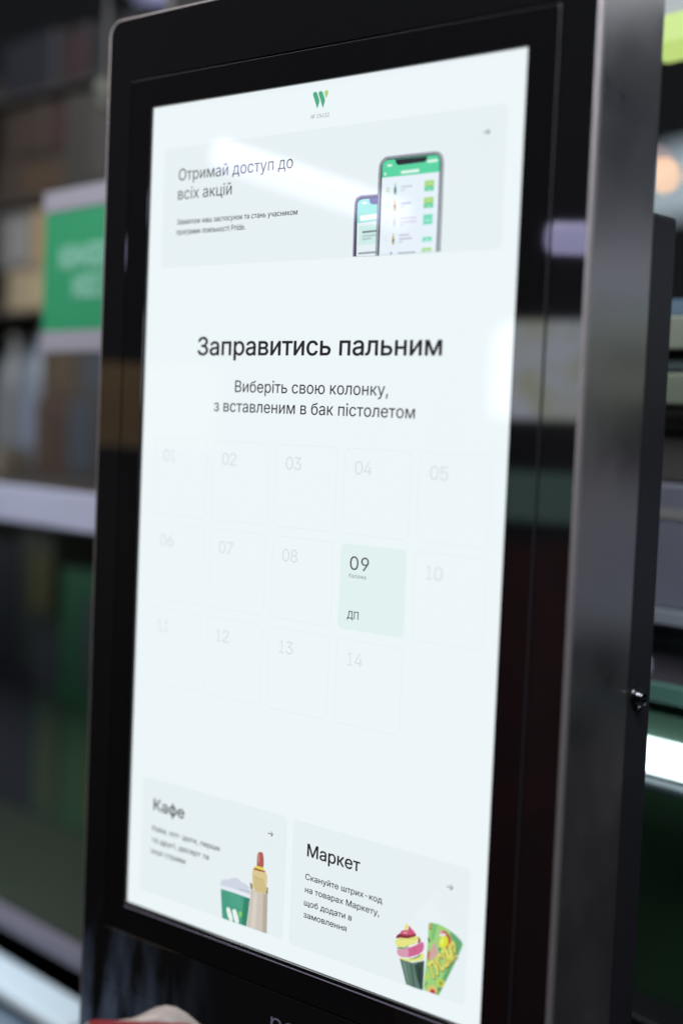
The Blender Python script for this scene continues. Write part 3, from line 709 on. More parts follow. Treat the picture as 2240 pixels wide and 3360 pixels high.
  ((190,66,70), [(347.9,64.5),(348.7,65.1),(349.5,65.4),(350.4,65.5),(351.4,65.4),(352.5,65.1),(353.5,64.8),(354.5,64.3),(355.3,63.7),(356.0,63.1),(356.7,62.4),(357.1,61.7),(357.5,60.8),(357.7,60.0),(357.7,59.0),(357.6,58.0),(357.2,56.9),(356.7,55.8),(356.1,54.8),(355.5,53.9),(354.8,53.1),(354.0,52.5),(353.4,52.1),(352.8,51.9),(352.3,51.8),(351.8,51.9),(351.7,52.2),(351.9,52.6),(352.4,53.2),(353.2,54.1),(353.9,54.9),(354.4,55.8),(354.7,56.8),(354.9,57.8),(355.0,58.7),(354.8,59.7),(354.5,60.5),(354.1,61.4),(353.3,62.0),(352.3,62.6),(350.9,63.0),(349.3,63.3),(348.2,63.6),(347.7,64.0)]),
  ((214,160,162), [(346.0,62.7),(346.7,63.9),(347.7,64.7),(349.1,65.4),(350.0,65.2),(350.3,64.2),(349.7,63.1),(348.0,62.0),(346.8,61.6),(346.1,62.0)]),
  ((228,228,226), [(348.1,62.2),(351.3,63.4),(352.9,63.4),(352.8,62.4),(351.3,61.3),(348.4,60.3),(346.9,60.2),(346.6,61.1)]),
  ((216,226,52), [(355.2,57.0),(354.6,55.4),(353.7,54.0),(352.6,52.8),(351.3,52.0),(350.0,51.7),(348.8,51.8),(347.9,52.5),(347.2,53.6),(347.0,55.0),(347.2,56.5),(347.7,58.1),(348.6,59.6),(349.8,60.8),(351.1,61.6),(352.4,61.9),(353.5,61.7),(354.5,61.0),(355.1,60.0),(355.3,58.6)]),
  ((234,238,110), [(351.1,56.9),(350.8,56.0),(350.4,55.2),(350.0,54.5),(349.5,54.1),(349.1,53.9),(348.7,54.0),(348.4,54.4),(348.3,55.1),(348.3,55.9),(348.4,56.8),(348.7,57.7),(349.1,58.5),(349.5,59.2),(350.0,59.6),(350.4,59.8),(350.8,59.7),(351.1,59.3),(351.2,58.7),(351.2,57.8)]),
  ((190,70,62), [(336.8,44.0),(337.8,47.4),(338.9,45.3),(338.3,37.9),(337.1,40.0)]),
  ((204,164,158), [(342.8,54.5),(343.7,53.8),(344.8,51.8),(346.1,48.6),(346.4,46.3),(345.7,44.9),(343.6,42.7),(340.0,39.7),(338.3,40.0),(338.6,43.5),(339.7,47.7),(341.5,52.5)]),
  ((50,56,50), [(347.4,51.1),(348.4,51.6),(348.9,51.4),(349.0,50.5),(348.7,49.8),(348.0,49.4),(347.4,49.6),(347.1,50.4)]),
  ((110,196,140), [(347.9,49.3),(350.1,50.2),(351.1,50.1),(350.9,49.1),(349.9,48.1),(348.1,47.1),(347.0,47.2),(346.8,48.3)]),
  ((206,208,72), [(353.8,26.1),(353.7,25.1),(353.3,24.1),(352.6,23.2),(351.7,22.5),(350.7,22.0),(349.7,21.9),(348.7,22.0),(348.0,22.5),(347.4,23.2),(347.2,24.1),(347.3,25.1),(347.8,26.1),(348.4,27.0),(349.3,27.7),(350.3,28.2),(351.4,28.3),(352.3,28.2),(353.1,27.7),(353.6,27.0)]),
  ((130,170,70), [(352.3,25.6),(352.3,25.0),(352.1,24.4),(351.7,23.9),(351.2,23.5),(350.6,23.2),(350.1,23.2),(349.5,23.3),(349.1,23.6),(348.8,24.0),(348.7,24.6),(348.8,25.2),(349.0,25.8),(349.4,26.3),(349.9,26.7),(350.4,27.0),(351.0,27.0),(351.5,26.9),(351.9,26.6),(352.2,26.2)]),
  ((196,208,60), [(339.5,27.0),(339.3,26.3),(339.0,25.5),(338.6,25.0),(338.1,24.6),(337.7,24.4),(337.3,24.4),(336.9,24.8),(336.7,25.3),(336.7,25.9),(336.7,26.7),(336.9,27.5),(337.3,28.2),(337.7,28.8),(338.1,29.2),(338.5,29.3),(338.9,29.3),(339.3,29.0),(339.5,28.4),(339.5,27.8)]),
  ((214,196,112), [(337.9,16.1),(338.4,17.9),(339.6,19.5),(341.5,21.0),(343.5,21.5),(345.6,21.3),(346.9,20.3),(347.6,18.6),(347.5,17.2),(346.7,16.0),(345.3,15.4),(343.3,15.4),(341.1,15.3),(338.9,15.3)]),
  ((186,52,64), [(340.8,16.0),(341.1,17.1),(341.8,18.0),(343.0,18.6),(344.0,18.6),(345.1,18.2),(345.7,17.4),(346.0,16.2),(345.4,15.5),(344.1,15.4),(342.7,15.4),(341.3,15.4)]),
  ((60,60,46), [(336.2,18.9),(338.2,21.5),(337.2,22.4),(336.6,21.9),(337.5,21.5),(335.6,19.1)]),
  ((70,60,40), [(347.8,19.8),(350.4,20.2),(349.9,18.9),(350.5,18.9),(350.9,20.7),(347.9,20.4)]),
 ],
}
PACK_TEXT = {'o': (342.4, 25.2), 'ux': (365.0, 49.9), 'uy': (337.6, 35.8)}


def card(name, x0, x1, z0, z1, c, r=4.0):
    s = Sheet(1)
    s.poly(rrect(x0, x1, z0, z1, r), c)
    return s


def arrow(s, cx, cz, c=INK, r=5.4):
    cp = [(cx + 9.0 * math.cos(2 * math.pi * i / 40), cz + 9.0 * math.sin(2 * math.pi * i / 40)) for i in range(40)]
    ci = [(cx + 8.75 * math.cos(2 * math.pi * i / 40), cz + 8.75 * math.sin(2 * math.pi * i / 40)) for i in range(40)]
    s.ring(cp, ci, (220, 230, 237))
    t = 0.32
    s.poly([(cx - 2.8, cz - t), (cx + 2.6, cz - t), (cx + 2.6, cz + t), (cx - 2.8, cz + t)], c)
    for d in (1, -1):
        s.poly([(cx + 3.1, cz), (cx + 0.9, cz + d * 2.3), (cx + 0.4, cz + d * 1.9), (cx + 2.3, cz)], c)


def words(name, lines):
    s = Sheet(6)
    for a in lines:
        kw = {}
        if len(a) > 6:
            kw['bold'] = a[6]
        s.text(*a[:6], **kw)
    return s.build(name, screen)


def picture(name, key, lift=4):
    s = Sheet(lift)
    for c, p in PICTURES[key]:
        s.poly(p, c)
    return s


# cards
s = card('banner_card', 16, 372.4, 569, 671.8, CARD)
arrow(s, 354.8, 653.3)
s.build('banner_card', screen)
s = card('cafe_card', 15.6, 190.2, 14.5, 117.6, CARD)
arrow(s, 171.9, 99.3)
s.build('cafe_card', screen)
s = card('market_card', 196.9, 372.2, 13.8, 117.2, CARD)
arrow(s, 354.2, 99.2)
s.build('market_card', screen)

picture('logo_mark', 'brand_mark').build('logo_mark', screen)
words('number_text', [('№ 25632', 185.1, 204.1, 680.2, 3.1, (142, 138, 146))])
words('banner_text', [('Отримай доступ до', 34.5, 167.6, 643.3, 9.9, INK),
                      ('всіх акцій', 34.5, 99.4, 627.0, 9.9, INK),
                      ('Завантаж наш застосунок та стань учасником', 34.5, 174.5, 605.7, 4.5, (40, 38, 46), 0.018),
                      ('програми лояльності Pride.', 34.4, 116.9, 597.0, 4.6, (40, 38, 46), 0.018)])
words('heading_text', [('Заправитись пальним', 65.8, 323.9, 493.2, 15.2, (28, 24, 32), 0.030)])
words('subheading_text', [('Виберіть свою колонку,', 112.0, 275.3, 462.4, 9.7, (36, 30, 42), 0.008),
                          ('з вставленим в бак пістолетом', 88.0, 301.8, 445.8, 9.7, (36, 30, 42), 0.008)])
words('cafe_text', [('Кафе', 30.5, 69.3, 90.0, 10.2, INK, 0.026),
                    ('Кава, хот-доги, перше', 29.7, 114.3, 71.4, 4.7, (46, 52, 54), 0.02),
                    ('та другі, десерт та', 29.7, 101.5, 61.0, 4.7, (46, 52, 54), 0.02),
                    ('інші страви', 29.5, 73.0, 50.7, 4.7, (46, 52, 54), 0.02)])
words('market_text', [('Маркет', 213.2, 268.0, 90.2, 10.2, INK, 0.026),
                      ('Скануйте штрих-код', 212.2, 291.5, 70.9, 4.9, (38, 32, 42), 0.022),
                      ('на товарах Маркету,', 212.5, 289.2, 60.4, 4.9, (38, 32, 42), 0.022),
                      ('щоб додати в', 212.1, 262.1, 49.5, 4.9, (38, 32, 42), 0.022),
                      ('замовлення', 212.1, 257.2, 39.6, 4.9, (38, 32, 42), 0.022)])

def digits(s, num, x, z, cap, c):
    for d_ in num:
        if d_ == '1':            # a one with a flag and a foot
            w_ = 0.66 * cap
            t = 0.095 * cap
            mx_ = x + w_ * 0.52
            s.poly([(mx_ - t / 2, z), (mx_ + t / 2, z), (mx_ + t / 2, z + cap), (mx_ - t / 2, z + cap)], c)
            s.poly([(x + w_ * 0.1, z), (x + w_ * 0.95, z), (x + w_ * 0.95, z + t), (x + w_ * 0.1, z + t)], c)
            s.poly([(mx_ - t / 2, z + cap), (x + w_ * 0.12, z + cap * 0.80), (x + w_ * 0.12, z + cap * 0.70), (mx_ - t / 2, z + cap * 0.88)], c)
        else:
            w_ = 0.76 * cap
            s.text(d_, x, x + w_, z, cap, c, 0.006)
        x += w_ + 0.12 * cap


# fourteen pump tiles, 09 picked out in pale green
LINE, FAINT = (225, 231, 237), (218, 224, 232)
rows = [421.0, 346.2, 271.0]
n = 1
for r_ in range(3):
    for c_ in range(5):
        if n > 14:
            break
        x = 16.3 + 72.87 * c_
        z1 = rows[r_]
        z0 = z1 - 67.4
        s = Sheet(1)
        if n == 9:
            s.poly(rrect(x, x + 65.4, z0, z1, 5.0), (224, 241, 240))
            s.text('09', x + 9.8, x + 28.8, z1 - 20.0, 10.4, (46, 34, 56), 0.0, False)
            s.text('Колонка', x + 9.4, x + 26.6, z1 - 26.4, 3.3, (120, 116, 126))
            s.text('ДП', x + 9.2, x + 20.6, z1 - 58.6, 6.0, (46, 34, 56), 0.01)
        else:
            s.ring(rrect(x, x + 65.4, z0, z1, 5.0), rrect(x + 0.3, x + 65.1, z0 + 0.3, z1 - 0.3, 4.7), LINE)
            digits(s, '%02d' % n, x + 10.7, z1 - 20.2, 10.3, FAINT)
        s.build('pump_tile', screen)
        n += 1

picture('phone_picture', 'phone_picture').build('phone_picture', screen)
picture('coffee_cup_picture', 'coffee_cup_picture', 30).build('coffee_cup_picture', screen)
picture('hot_dog_picture', 'hot_dog_picture').build('hot_dog_picture', screen)
picture('ice_cream_picture', 'ice_cream_picture', 40).build('ice_cream_picture', screen)
s = picture('wrapper_picture', 'wrapper_picture')
po, pux, puy = PACK_TEXT['o'], PACK_TEXT['ux'], PACK_TEXT['uy']


def on_pack(dx, dz):
    return lambda u, h: (po[0] + dx + (pux[0] - po[0]) * u + (puy[0] - po[0]) * h, po[1] + dz + (pux[1] - po[1]) * u + (puy[1] - po[1]) * h)


s.text('ТУСІМ?', 0, 1, 0, 1, (88, 66, 70), 0.95, False, on_pack(0.25, -0.45))
s.text('ТУСІМ?', 0, 1, 0, 1, (226, 222, 104), 0.5, False, on_pack(0, 0))
s.build('wrapper_picture', screen)

# printed maker's mark on the lower front: an upright with a bowl run together with a round letter
PRINT = mat('lilac_grey_print', (0.17, 0.145, 0.225), 0.5)
vs, fs = text_mesh('ро')
top = max(v[1] for v in vs)
xa = min(v[0] for v in vs)
k = 0.0112 / (top - 0.0)
me = bpy.data.meshes.new('printed_mark')
me.from_pydata([(-0.0100 + (v[0] - xa) * k * 1.25, -0.00304, 0.7494 + (v[1] - top) * k) for v in vs], [], fs)
me.materials.append(PRINT)
link('printed_mark', me, lower)

# ------------------------------------------------------------------ floor
box('floor', -9, 6, -12, 10, -0.05, 0.0, mat('dark_floor_tile', (0.035, 0.036, 0.038), 0.35, noise=0.3, scale=3))['kind'] = 'structure'

# ------------------------------------------------------------------ shelving behind, to the left
LA = R(-7)
LOX, LOY = -0.79, 0.30


def left(x, y, z=0.0):
    c, s_ = math.cos(LA), math.sin(LA)
    return (LOX + x * c - y * s_, LOY + x * s_ + y * c, z)


RAIL = mat('pale_shelf_rail', (0.33, 0.36, 0.50), 0.4, noise=0.06, scale=30)
DK = mat('dark_shelf_metal', (0.045, 0.041, 0.038), 0.5, noise=0.25, scale=9)
unit = tag(link('shelf_unit', None, loc=left(0, 0), rz=LA), 'dark shop shelving with a pale grey shelf rail, left of the kiosk', 'shelf')
XL, XR = -1.3, 0.32
box('back_panel', XL, XR, 0.40, 0.42, 0.0, 1.86, mat('dark_back_panel', (0.03, 0.027, 0.024), 0.6, noise=0.4, scale=4), unit)
box('shelf', XL, XR, 0.002, 0.398, 1.100, 1.1405, DK, unit)
box('shelf_rail', XL, XR, -0.012, 0.0, 1.094, 1.142, RAIL, unit, 0.003)
for z in (1.4015, 1.5815, 1.7495):
    box('shelf', XL, XR, 0.235, 0.398, z - 0.006, z, DK, unit)
box('shelf', XL, XR, 0.002, 0.398, 0.560, 0.5815, mat('dark_green_board', (0.022, 0.032, 0.023), 0.5, noise=0.2, scale=5), unit)
box('shelf_rail', XL, XR, -0.014, 0.0, 0.556, 0.582, mat('grey_lilac_rail', (0.15, 0.14, 0.19), 0.4), unit, 0.003)
for x in (XL - 0.02, XR + 0.002):
    box('upright', x, x + 0.018, 0.0, 0.42, 0.0, 1.86, DK, unit)

# lit counter ledge in front of the shelf foot
LEDGE = mat('pale_blue_laminate', (0.45, 0.62, 0.84), 0.4)
led = tag(link('counter', None, loc=left(0, 0), rz=LA), 'low pale blue counter with a brightly lit top below the dark shelving', 'counter')
box('counter_top', -1.3, 0.30, -0.078, -0.018, 0.508, 0.528, mat('white_counter_top', (0.56, 0.68, 0.78), 0.35), led, 0.006)
box('counter_front', -1.3, 0.30, -0.068, -0.05, 0.0, 0.506, LEDGE, led)
bm = bmesh.new()
lathe(bm, [(0.0, 0.0), (0.011, 0.0), (0.011, 0.004), (0.0, 0.006)], n=20)
bmesh.ops.rotate(bm, verts=bm.verts, cent=(0, 0, 0), matrix=Matrix.Rotation(R(90), 3, 'X'))
from_bm('white_glow_spot', bm, mat('white_spot_glow', (0.8, 0.8, 0.8), 0.4, emit=(1, 1, 1), strength=3.0), led, loc=(0.235, -0.0685, 0.455))  # glowing disc added in place of a bright white spot
d = bpy.data.lights.new('counter_fill_light', 'AREA')  # unseen lamp without a fixture, added to brighten the counter top
d.shape = 'RECTANGLE'
d.size, d.size_y, d.energy, d.color = 1.5, 0.03, 0.75, (0.72, 0.88, 1.0)
o = bpy.data.objects.new('counter_fill_light', d)
COL.objects.link(o)
o.location = left(-0.48, -0.115, 0.75)
o.rotation_euler = (R(6), 0, LA)

d = bpy.data.lights.new('goods_fill_light', 'AREA')  # unseen lamp below the rail, added to lift the dark goods
d.shape = 'RECTANGLE'
d.size, d.size_y, d.energy, d.color = 1.2, 0.02, 0.55, (0.9, 0.95, 1.0)
o = bpy.data.objects.new('goods_fill_light', d)
COL.objects.link(o)
o.location = left(-0.35, 0.03, 1.092)
o.rotation_euler = (R(38), 0, LA)

# green sign clipped to the shelf
SA = R(-10)
sign = tag(link('shelf_sign', None, loc=left(0.128, -0.032, 1.409), rz=SA), 'green sign with pale borders and two lines of white lettering, left of the kiosk', 'sign')
box('board', 0.0, 0.26, 0.0, 0.006, -0.0715, 0.0715, mat('sign_green', (0.016, 0.18, 0.085), 0.5), sign)
box('border', -0.004, 0.264, -0.001, 0.007, 0.0717, 0.098, mat('sign_pale_border', (0.20, 0.20, 0.25), 0.4), sign, 0.002)
box('border', -0.004, 0.264, -0.001, 0.007, -0.098, -0.0717, mat('sign_pale_border'), sign, 0.002)
random.seed(3)
for z, xs in ((0.016, 0.042), (-0.020, 0.076)):
    bm = bmesh.new()
    x = xs
    while x < 0.26 - xs:
        wl = random.choice((0.011, 0.013, 0.014))
        t = 0.0034
        add_box(bm, x, x + t, -0.0012, -0.0002, z - 0.014, z + 0.014)
        kind = random.choice('oen')
        if kind in 'oe':
            add_box(bm, x + t + 0.0002, x + wl, -0.0012, -0.0002, z + 0.010, z + 0.014)
            add_box(bm, x + t + 0.0002, x + wl, -0.0012, -0.0002, z - 0.014, z - 0.010)
        if kind in 'en':
            add_box(bm, x + t + 0.0002, x + wl - 0.0042, -0.0012, -0.0002, z - 0.002, z + 0.002)
        if kind in 'on':
            add_box(bm, x + wl - 0.0040, x + wl, -0.0012, -0.0002, z - 0.0098, z + 0.0098)
        x += wl + 0.004
    from_bm('lettering', bm, mat('sign_white', (0.17, 0.37, 0.31), 0.4), sign)


# goods on the shelves
def carton(name, label, x0, x1, y, z0, z1, c, c2=None, dep=0.09, cat='box'):
    o = tag(link(name, None, loc=left((x0 + x1) / 2, y, z0), rz=LA + random.uniform(-0.05, 0.05)), label, cat, 'goods on the dark shelves')
    h, wd = z1 - z0, (x1 - x0) / 2
    box('carton', -wd, wd, 0, dep, 0, h, mat(name + '_card_%d' % int(c[0] * 9999 + c[1] * 999 + c[2] * 99), c, 0.5, noise=0.12, scale=40), o, 0.003)
    if c2:
        box('label_panel', -wd * 0.2, wd * 0.96, -0.0012, -0.0002, h * 0.12, h * 0.8, mat(name + '_panel_%d' % int(c2[0] * 9999 + c2[1] * 999), c2, 0.5), o)
    return o


def bottle(name, label, x, y, z0, h, rad, c, ccap, clab):
    o = tag(link(name, None, loc=left(x, y, z0)), label, 'bottle', 'goods on the dark shelves')
    bm = bmesh.new()
    lathe(bm, [(0, 0), (rad * .9, 0), (rad, rad * .15), (rad, h * .62), (rad * .75, h * .75), (rad * .34, h * .86), (rad * .32, h * .93), (0, h * .93)])
    from_bm('glass_body', bm, mat(name + '_%d' % int(c[0] * 9999 + c[2] * 99), c, 0.5), o)
    bm = bmesh.new()
    lathe(bm, [(rad * .38, h * .925), (rad * .38, h), (0, h)])
    from_bm('cap', bm, mat(name + '_cap_%d' % int(ccap[0] * 9999), ccap, 0.4), o)
    bm = bmesh.new()
    lathe(bm, [(rad * 1.01, h * .18), (rad * 1.01, h * .52)])
    from_bm('label_band', bm, mat(name + '_band_%d' % int(clab[0] * 9999), clab, 0.5), o)
    return o


random.seed(8)
GY = 0.25


def L8(*c):
    return tuple(1.2 * v for v in lin(c)[:3])


goods = [
    # label, x from, x to, bottom, top, colour, panel colour
    ('dull slate box at the far left of the topmost shelf', -0.50, -0.327, 1.750, 1.845, (26, 26, 33), None),
    ('dark red box on the topmost shelf', -0.324, -0.235, 1.750, 1.840, (29, 23, 23), (42, 24, 27)),
    ('black box beside the kiosk corner on the topmost shelf', -0.233, -0.10, 1.750, 1.835, (25, 25, 28), None),
    ('low dark brown box under the brown carton high at left', -0.50, -0.290, 1.582, 1.650, (50, 42, 36), (62, 50, 38)),
    ('brown carton on the low dark brown box high at left', -0.50, -0.345, 1.6505, 1.736, (46, 39, 34), (52, 42, 36)),
    ('maroon carton on the low box above the green sign', -0.343, -0.292, 1.6505, 1.732, (46, 35, 32), (54, 36, 33)),
    ('grey carton nearest the kiosk edge above the green sign', -0.288, -0.10, 1.582, 1.734, (50, 48, 45), (60, 58, 55)),
    ('pale grey carton left of the green sign beside the tan one', -0.50, -0.385, 1.4705, 1.572, (88, 88, 87), (112, 112, 110)),
    ('tan carton with an orange panel touching the left of the green sign', -0.383, -0.290, 1.4705, 1.566, (132, 114, 88), (152, 116, 70)),
    ('cream tray under the tan carton, left of the green sign', -0.46, -0.290, 1.402, 1.470, (130, 119, 98), (142, 130, 104)),
    ('brown carton half behind the left end of the green sign', -0.288, -0.10, 1.402, 1.572, (66, 54, 44), None),
    ('dark brown carton below the green sign on the pale rail shelf', -0.360, -0.262, 1.142, 1.262, (66, 54, 47), (60, 50, 46)),
    ('taupe carton stacked on the dark brown one below the green sign', -0.345, -0.245, 1.2625, 1.390, (68, 60, 50), (72, 64, 54)),
    ('slate carton below the green sign, beside the kiosk edge', -0.260, -0.187, 1.142, 1.262, (56, 60, 66), (54, 60, 70)),
    ('grey carton stacked on the slate one beside the kiosk edge', -0.243, -0.15, 1.2625, 1.388, (62, 63, 62), (58, 64, 72)),
    ('olive drab carton behind the kiosk edge below the green sign', -0.185, -0.07, 1.142, 1.262, (58, 54, 48), None),
    ('slate blue carton stacked at the left edge below the pale rail', -0.50, -0.400, 0.822, 1.020, (40, 44, 52), None),
    ('olive yellow carton stacked just below the pale rail', -0.398, -0.290, 0.905, 1.040, (60, 63, 54), (84, 84, 52)),
    ('grey carton under the olive yellow one', -0.398, -0.262, 0.7835, 0.904, (48, 58, 56), (66, 70, 76)),
    ('green carton with a grey panel stacked beside the kiosk edge', -0.260, -0.10, 0.785, 0.995, (48, 98, 70), (70, 82, 84)),
    ('wide charcoal carton at the left end of the lowest shelf', -0.50, -0.345, 0.582, 0.8205, (34, 36, 44), None),
    ('moss green carton in the middle of the lowest shelf', -0.343, -0.255, 0.582, 0.783, (44, 60, 50), (50, 58, 42)),
    ('dark green carton on the lowest shelf beside the kiosk edge', -0.253, -0.10, 0.582, 0.783, (38, 66, 46), (46, 62, 40)),
]
random.seed(8)
for lb, a, b, z0, z1, c, c2 in goods:
    carton('snack_box', lb, a, b, GY, z0, z1, L8(*c), L8(*c2) if c2 else None, 0.12)
bottle('drink_bottle', 'slate blue bottle under the cream tray', -0.392, 0.285, 1.142, 0.240, 0.040, L8(84, 94, 108), L8(96, 102, 110), L8(92, 102, 118))
bottle('drink_bottle', 'grey bottle at the left frame edge under the pale grey carton', -0.478, 0.285, 1.142, 0.230, 0.040, L8(76, 80, 84), L8(84, 84, 84), L8(84, 88, 92))
carton('snack_box', 'low buff packet lying on the pale rail shelf at left', -0.30, -0.20, 0.10, 1.142, 1.180, L8(88, 84, 76), None, 0.05)

# ------------------------------------------------------------------ lit display unit behind, to the right
RA = R(-10)
ROX, ROY = 0.118, 0.381


def right(x, y, z=0.0):
    c, s_ = math.cos(RA), math.sin(RA)
    return (ROX + x * c - y * s_, ROY + x * s_ + y * c, z)


disp = tag(link('display_unit', None, loc=right(0, 0), rz=RA), 'display unit with glowing lime header and white light bar, right of the kiosk', 'display unit')
x0, x1, xh = -0.40, 1.15, -0.07
PALE = mat('pale_green_rail', (0.125, 0.145, 0.108), 0.45, noise=0.08, scale=20)
SHADE = mat('dark_teal_board', (0.035, 0.055, 0.055), 0.5)
box('header_light', xh, 0.16, 0.0, 0.06, 1.6125, 1.6415, mat('lime_light', (0.03, 0.04, 0.02), 0.5, emit=lin((192, 220, 124))[:3], strength=1.0), disp, 0.003)
box('header_board', xh, x1, 0.01, 0.25, 1.643, 1.72, mat('dark_header_board', (0.26, 0.27, 0.27), 0.5), disp)
for xx, zt in ((x0 - 0.02, 1.355), (x1, 1.72)):
    box('upright', xx, xx + 0.019, 0.0, 0.36, 0.0, zt, mat('dark_upright', (0.02, 0.022, 0.022), 0.5), disp)
box('shelf', x0, x1, 0.012, 0.34, 1.357, 1.372, mat('slate_board', (0.06, 0.10, 0.14), 0.4), disp)
box('shelf_rail', x0, x1, 0.0, 0.01, 1.323, 1.355, PALE, disp, 0.002)
box('shelf', x0, x1, 0.012, 0.34, 1.305, 1.320, SHADE, disp)
box('shelf_rail', x0, x1, 0.0, 0.01, 1.271, 1.301, PALE, disp, 0.002)
box('back_panel', x0, x1, 0.345, 0.36, 0.70, 1.357, mat('brown_grey_back', (0.16, 0.15, 0.14), 0.5, noise=0.2, scale=6), disp)
box('shelf', x0, x1, 0.012, 0.34, 1.060, 1.072, mat('grey_shelf', (0.22, 0.25, 0.28), 0.4), disp)
box('shelf', x0, x1, 0.012, 0.34, 0.975, 0.985, SHADE, disp)
box('shelf_rail', x0, 0.18, 0.0, 0.01, 0.986, 1.004, mat('teal_rail', (0.085, 0.20, 0.165), 0.4), disp, 0.002)
box('valance', x0, 0.18, 0.004, 0.03, 0.950, 0.974, mat('green_valance', (0.05, 0.11, 0.075), 0.4), disp)
box('light_bar', x0, 0.15, -0.012, 0.02, 0.9185, 0.9475, mat('white_light_bar', (0.8, 0.8, 0.8), 0.4, emit=(0.80, 0.95, 1.0), strength=2.6), disp, 0.004)
box('glow_falloff_lip', x0, 0.15, -0.034, -0.0125, 0.9095, 0.9165, mat('falloff_grey_blue', (0.05, 0.075, 0.085), 0.6), disp, 0.002)  # added lip, stands for the grey-blue glow falloff below the bar
box('base_panel', 0.1815, x1, 0.03, 0.34, 0.0, 0.96, mat('charcoal_panel', (0.010, 0.010, 0.012), 0.6), disp)
box('base_panel', x0, 0.18, 0.03, 0.34, 0.0, 0.915, mat('dark_green_panel', (0.007, 0.024, 0.010), 0.45, noise=0.25, scale=5), disp)
box('plinth', x0, x1, -0.03, 0.028, 0.0, 0.690, mat('black_plinth', (0.003, 0.003, 0.004), 0.4), disp, 0.004)


def rgoods(name, label, a, b, y, z0, z1, c, cat='box'):
    o = tag(link(name, None, loc=right((a + b) / 2, y, z0), rz=RA), label, cat, 'goods on the lit display unit')
    wd = (b - a) / 2
    box('carton', -wd, wd, 0, 0.1, 0, z1 - z0, mat('goods_%d' % int(c[0] * 9999 + c[1] * 999 + c[2] * 99), c, 0.5, noise=0.1, scale=30), o, 0.003)
    box('lid_band', -wd * 0.98, wd * 0.98, -0.0012, -0.0002, (z1 - z0) * 0.72, (z1 - z0) * 0.80, mat('goods_band', (0.19, 0.19, 0.18), 0.5), o)
    return o


rgoods('storage_box', 'lilac box with a pale band, in the gap between kiosk and frame edge', -0.06, 0.17, 0.03, 1.072, 1.195, (0.125, 0.132, 0.165))
rgoods('storage_box', 'low taupe box lying on top of the lilac box', -0.16, 0.17, 0.035, 1.1955, 1.266, (0.055, 0.052, 0.050))
rgoods('storage_box', 'slate blue box hidden right of the lilac box on the display unit', 0.18, 0.36, 0.03, 1.072, 1.19, (0.10, 0.11, 0.14))
rgoods('storage_box', 'large pale box farther right on the middle display shelf', 0.37, 0.62, 0.03, 1.072, 1.19, (0.10, 0.10, 0.115))
bm = bmesh.new()
lathe(bm, [(0, 0), (0.008, 0), (0.0115, 0.004), (0.0125, 0.011), (0.0115, 0.018), (0.0075, 0.023), (0.0, 0.025)])
cup = from_bm('white_pot', bm, mat('pale_pot', (0.30, 0.36, 0.42), 0.4), loc=right(-0.020, 0.006, 1.0045))
tag(cup, 'small round pale pot on the teal rail shelf, right of the kiosk lock', 'pot')
box('reflector_panel', 0.20, x1, 0.28, 0.30, 1.374, 1.64, mat('pale_reflector', (0.36, 0.35, 0.38), 0.5, noise=0.6, scale=9), disp)  # unseen pale panel, added to brighten what the steel side reflects
rgoods('storage_box', 'taupe and purple box behind the small round pot', -0.13, 0.16, 0.045, 0.985, 1.056, (0.11, 0.10, 0.12))

# ------------------------------------------------------------------ far objects seen past the edges
def lamp_box(name, label, p0, p1, wy, hz, col, strength, cat='lamp', group=None):
    a, b = Vector(p0), Vector(p1)
    ln = (b - a).length
    ang = math.atan2(b.y - a.y, b.x - a.x)
    t = tag(link(name, None, loc=(a + b) / 2, rz=ang), label, cat, group)
    box('diffuser', -ln / 2, ln / 2, -wy / 2, wy / 2, -hz / 2, hz / 2, mat(name + '_glow_%d' % int(col[0] * 999 + col[2] * 99 + strength * 9), (0.7, 0.7, 0.7), 0.4, emit=col, strength=strength), t, min(wy, hz) * 0.1)
    box('housing', -ln / 2, ln / 2, -wy / 2 * 1.04, wy / 2 * 1.04, hz / 2 + 0.002, hz / 2 + 0.05, mat('lamp_housing', (0.25, 0.25, 0.25), 0.5), t)
    return t


fr, fd, ff = Vector(CAM_R[0]), Vector(CAM_R[1]), Vector(CAM_R[2])
cp = Vector(CAM_P)

STA, STB = (-3.9085, 3.2205, 3.0180), (-3.4630, 3.5950, 3.0650)
lamp_box('strip_lamp', 'pale lilac ceiling strip lamp, a sliver at the top frame edge above the kiosk corner',
         STA, STB, 0.07, 0.06, (0.42, 0.45, 0.78), 1.0)

# warm pendant bulb far behind the gap right of the kiosk, and a dimmer one above it
def pendant(label, loc, rad, col, strength, drop):
    t = tag(link('pendant_lamp', None, loc=loc), label, 'lamp', 'pendant lamps far behind')
    bm = bmesh.new()
    bmesh.ops.create_uvsphere(bm, u_segments=20, v_segments=12, radius=rad)
    from_bm('bulb', bm, mat('bulb_%d' % int(strength * 10), (0.8, 0.7, 0.5), 0.3, emit=col, strength=strength), t, smooth=True)
    bm = bmesh.new()
    lathe(bm, [(rad * .55, rad * .8), (rad * .6, rad * 2.2), (rad * .15, rad * 2.5), (0.004, rad * 2.6), (0.004, drop)], n=12)
    from_bm('socket', bm, mat('lamp_socket', (0.03, 0.03, 0.03), 0.5), t)
    return t


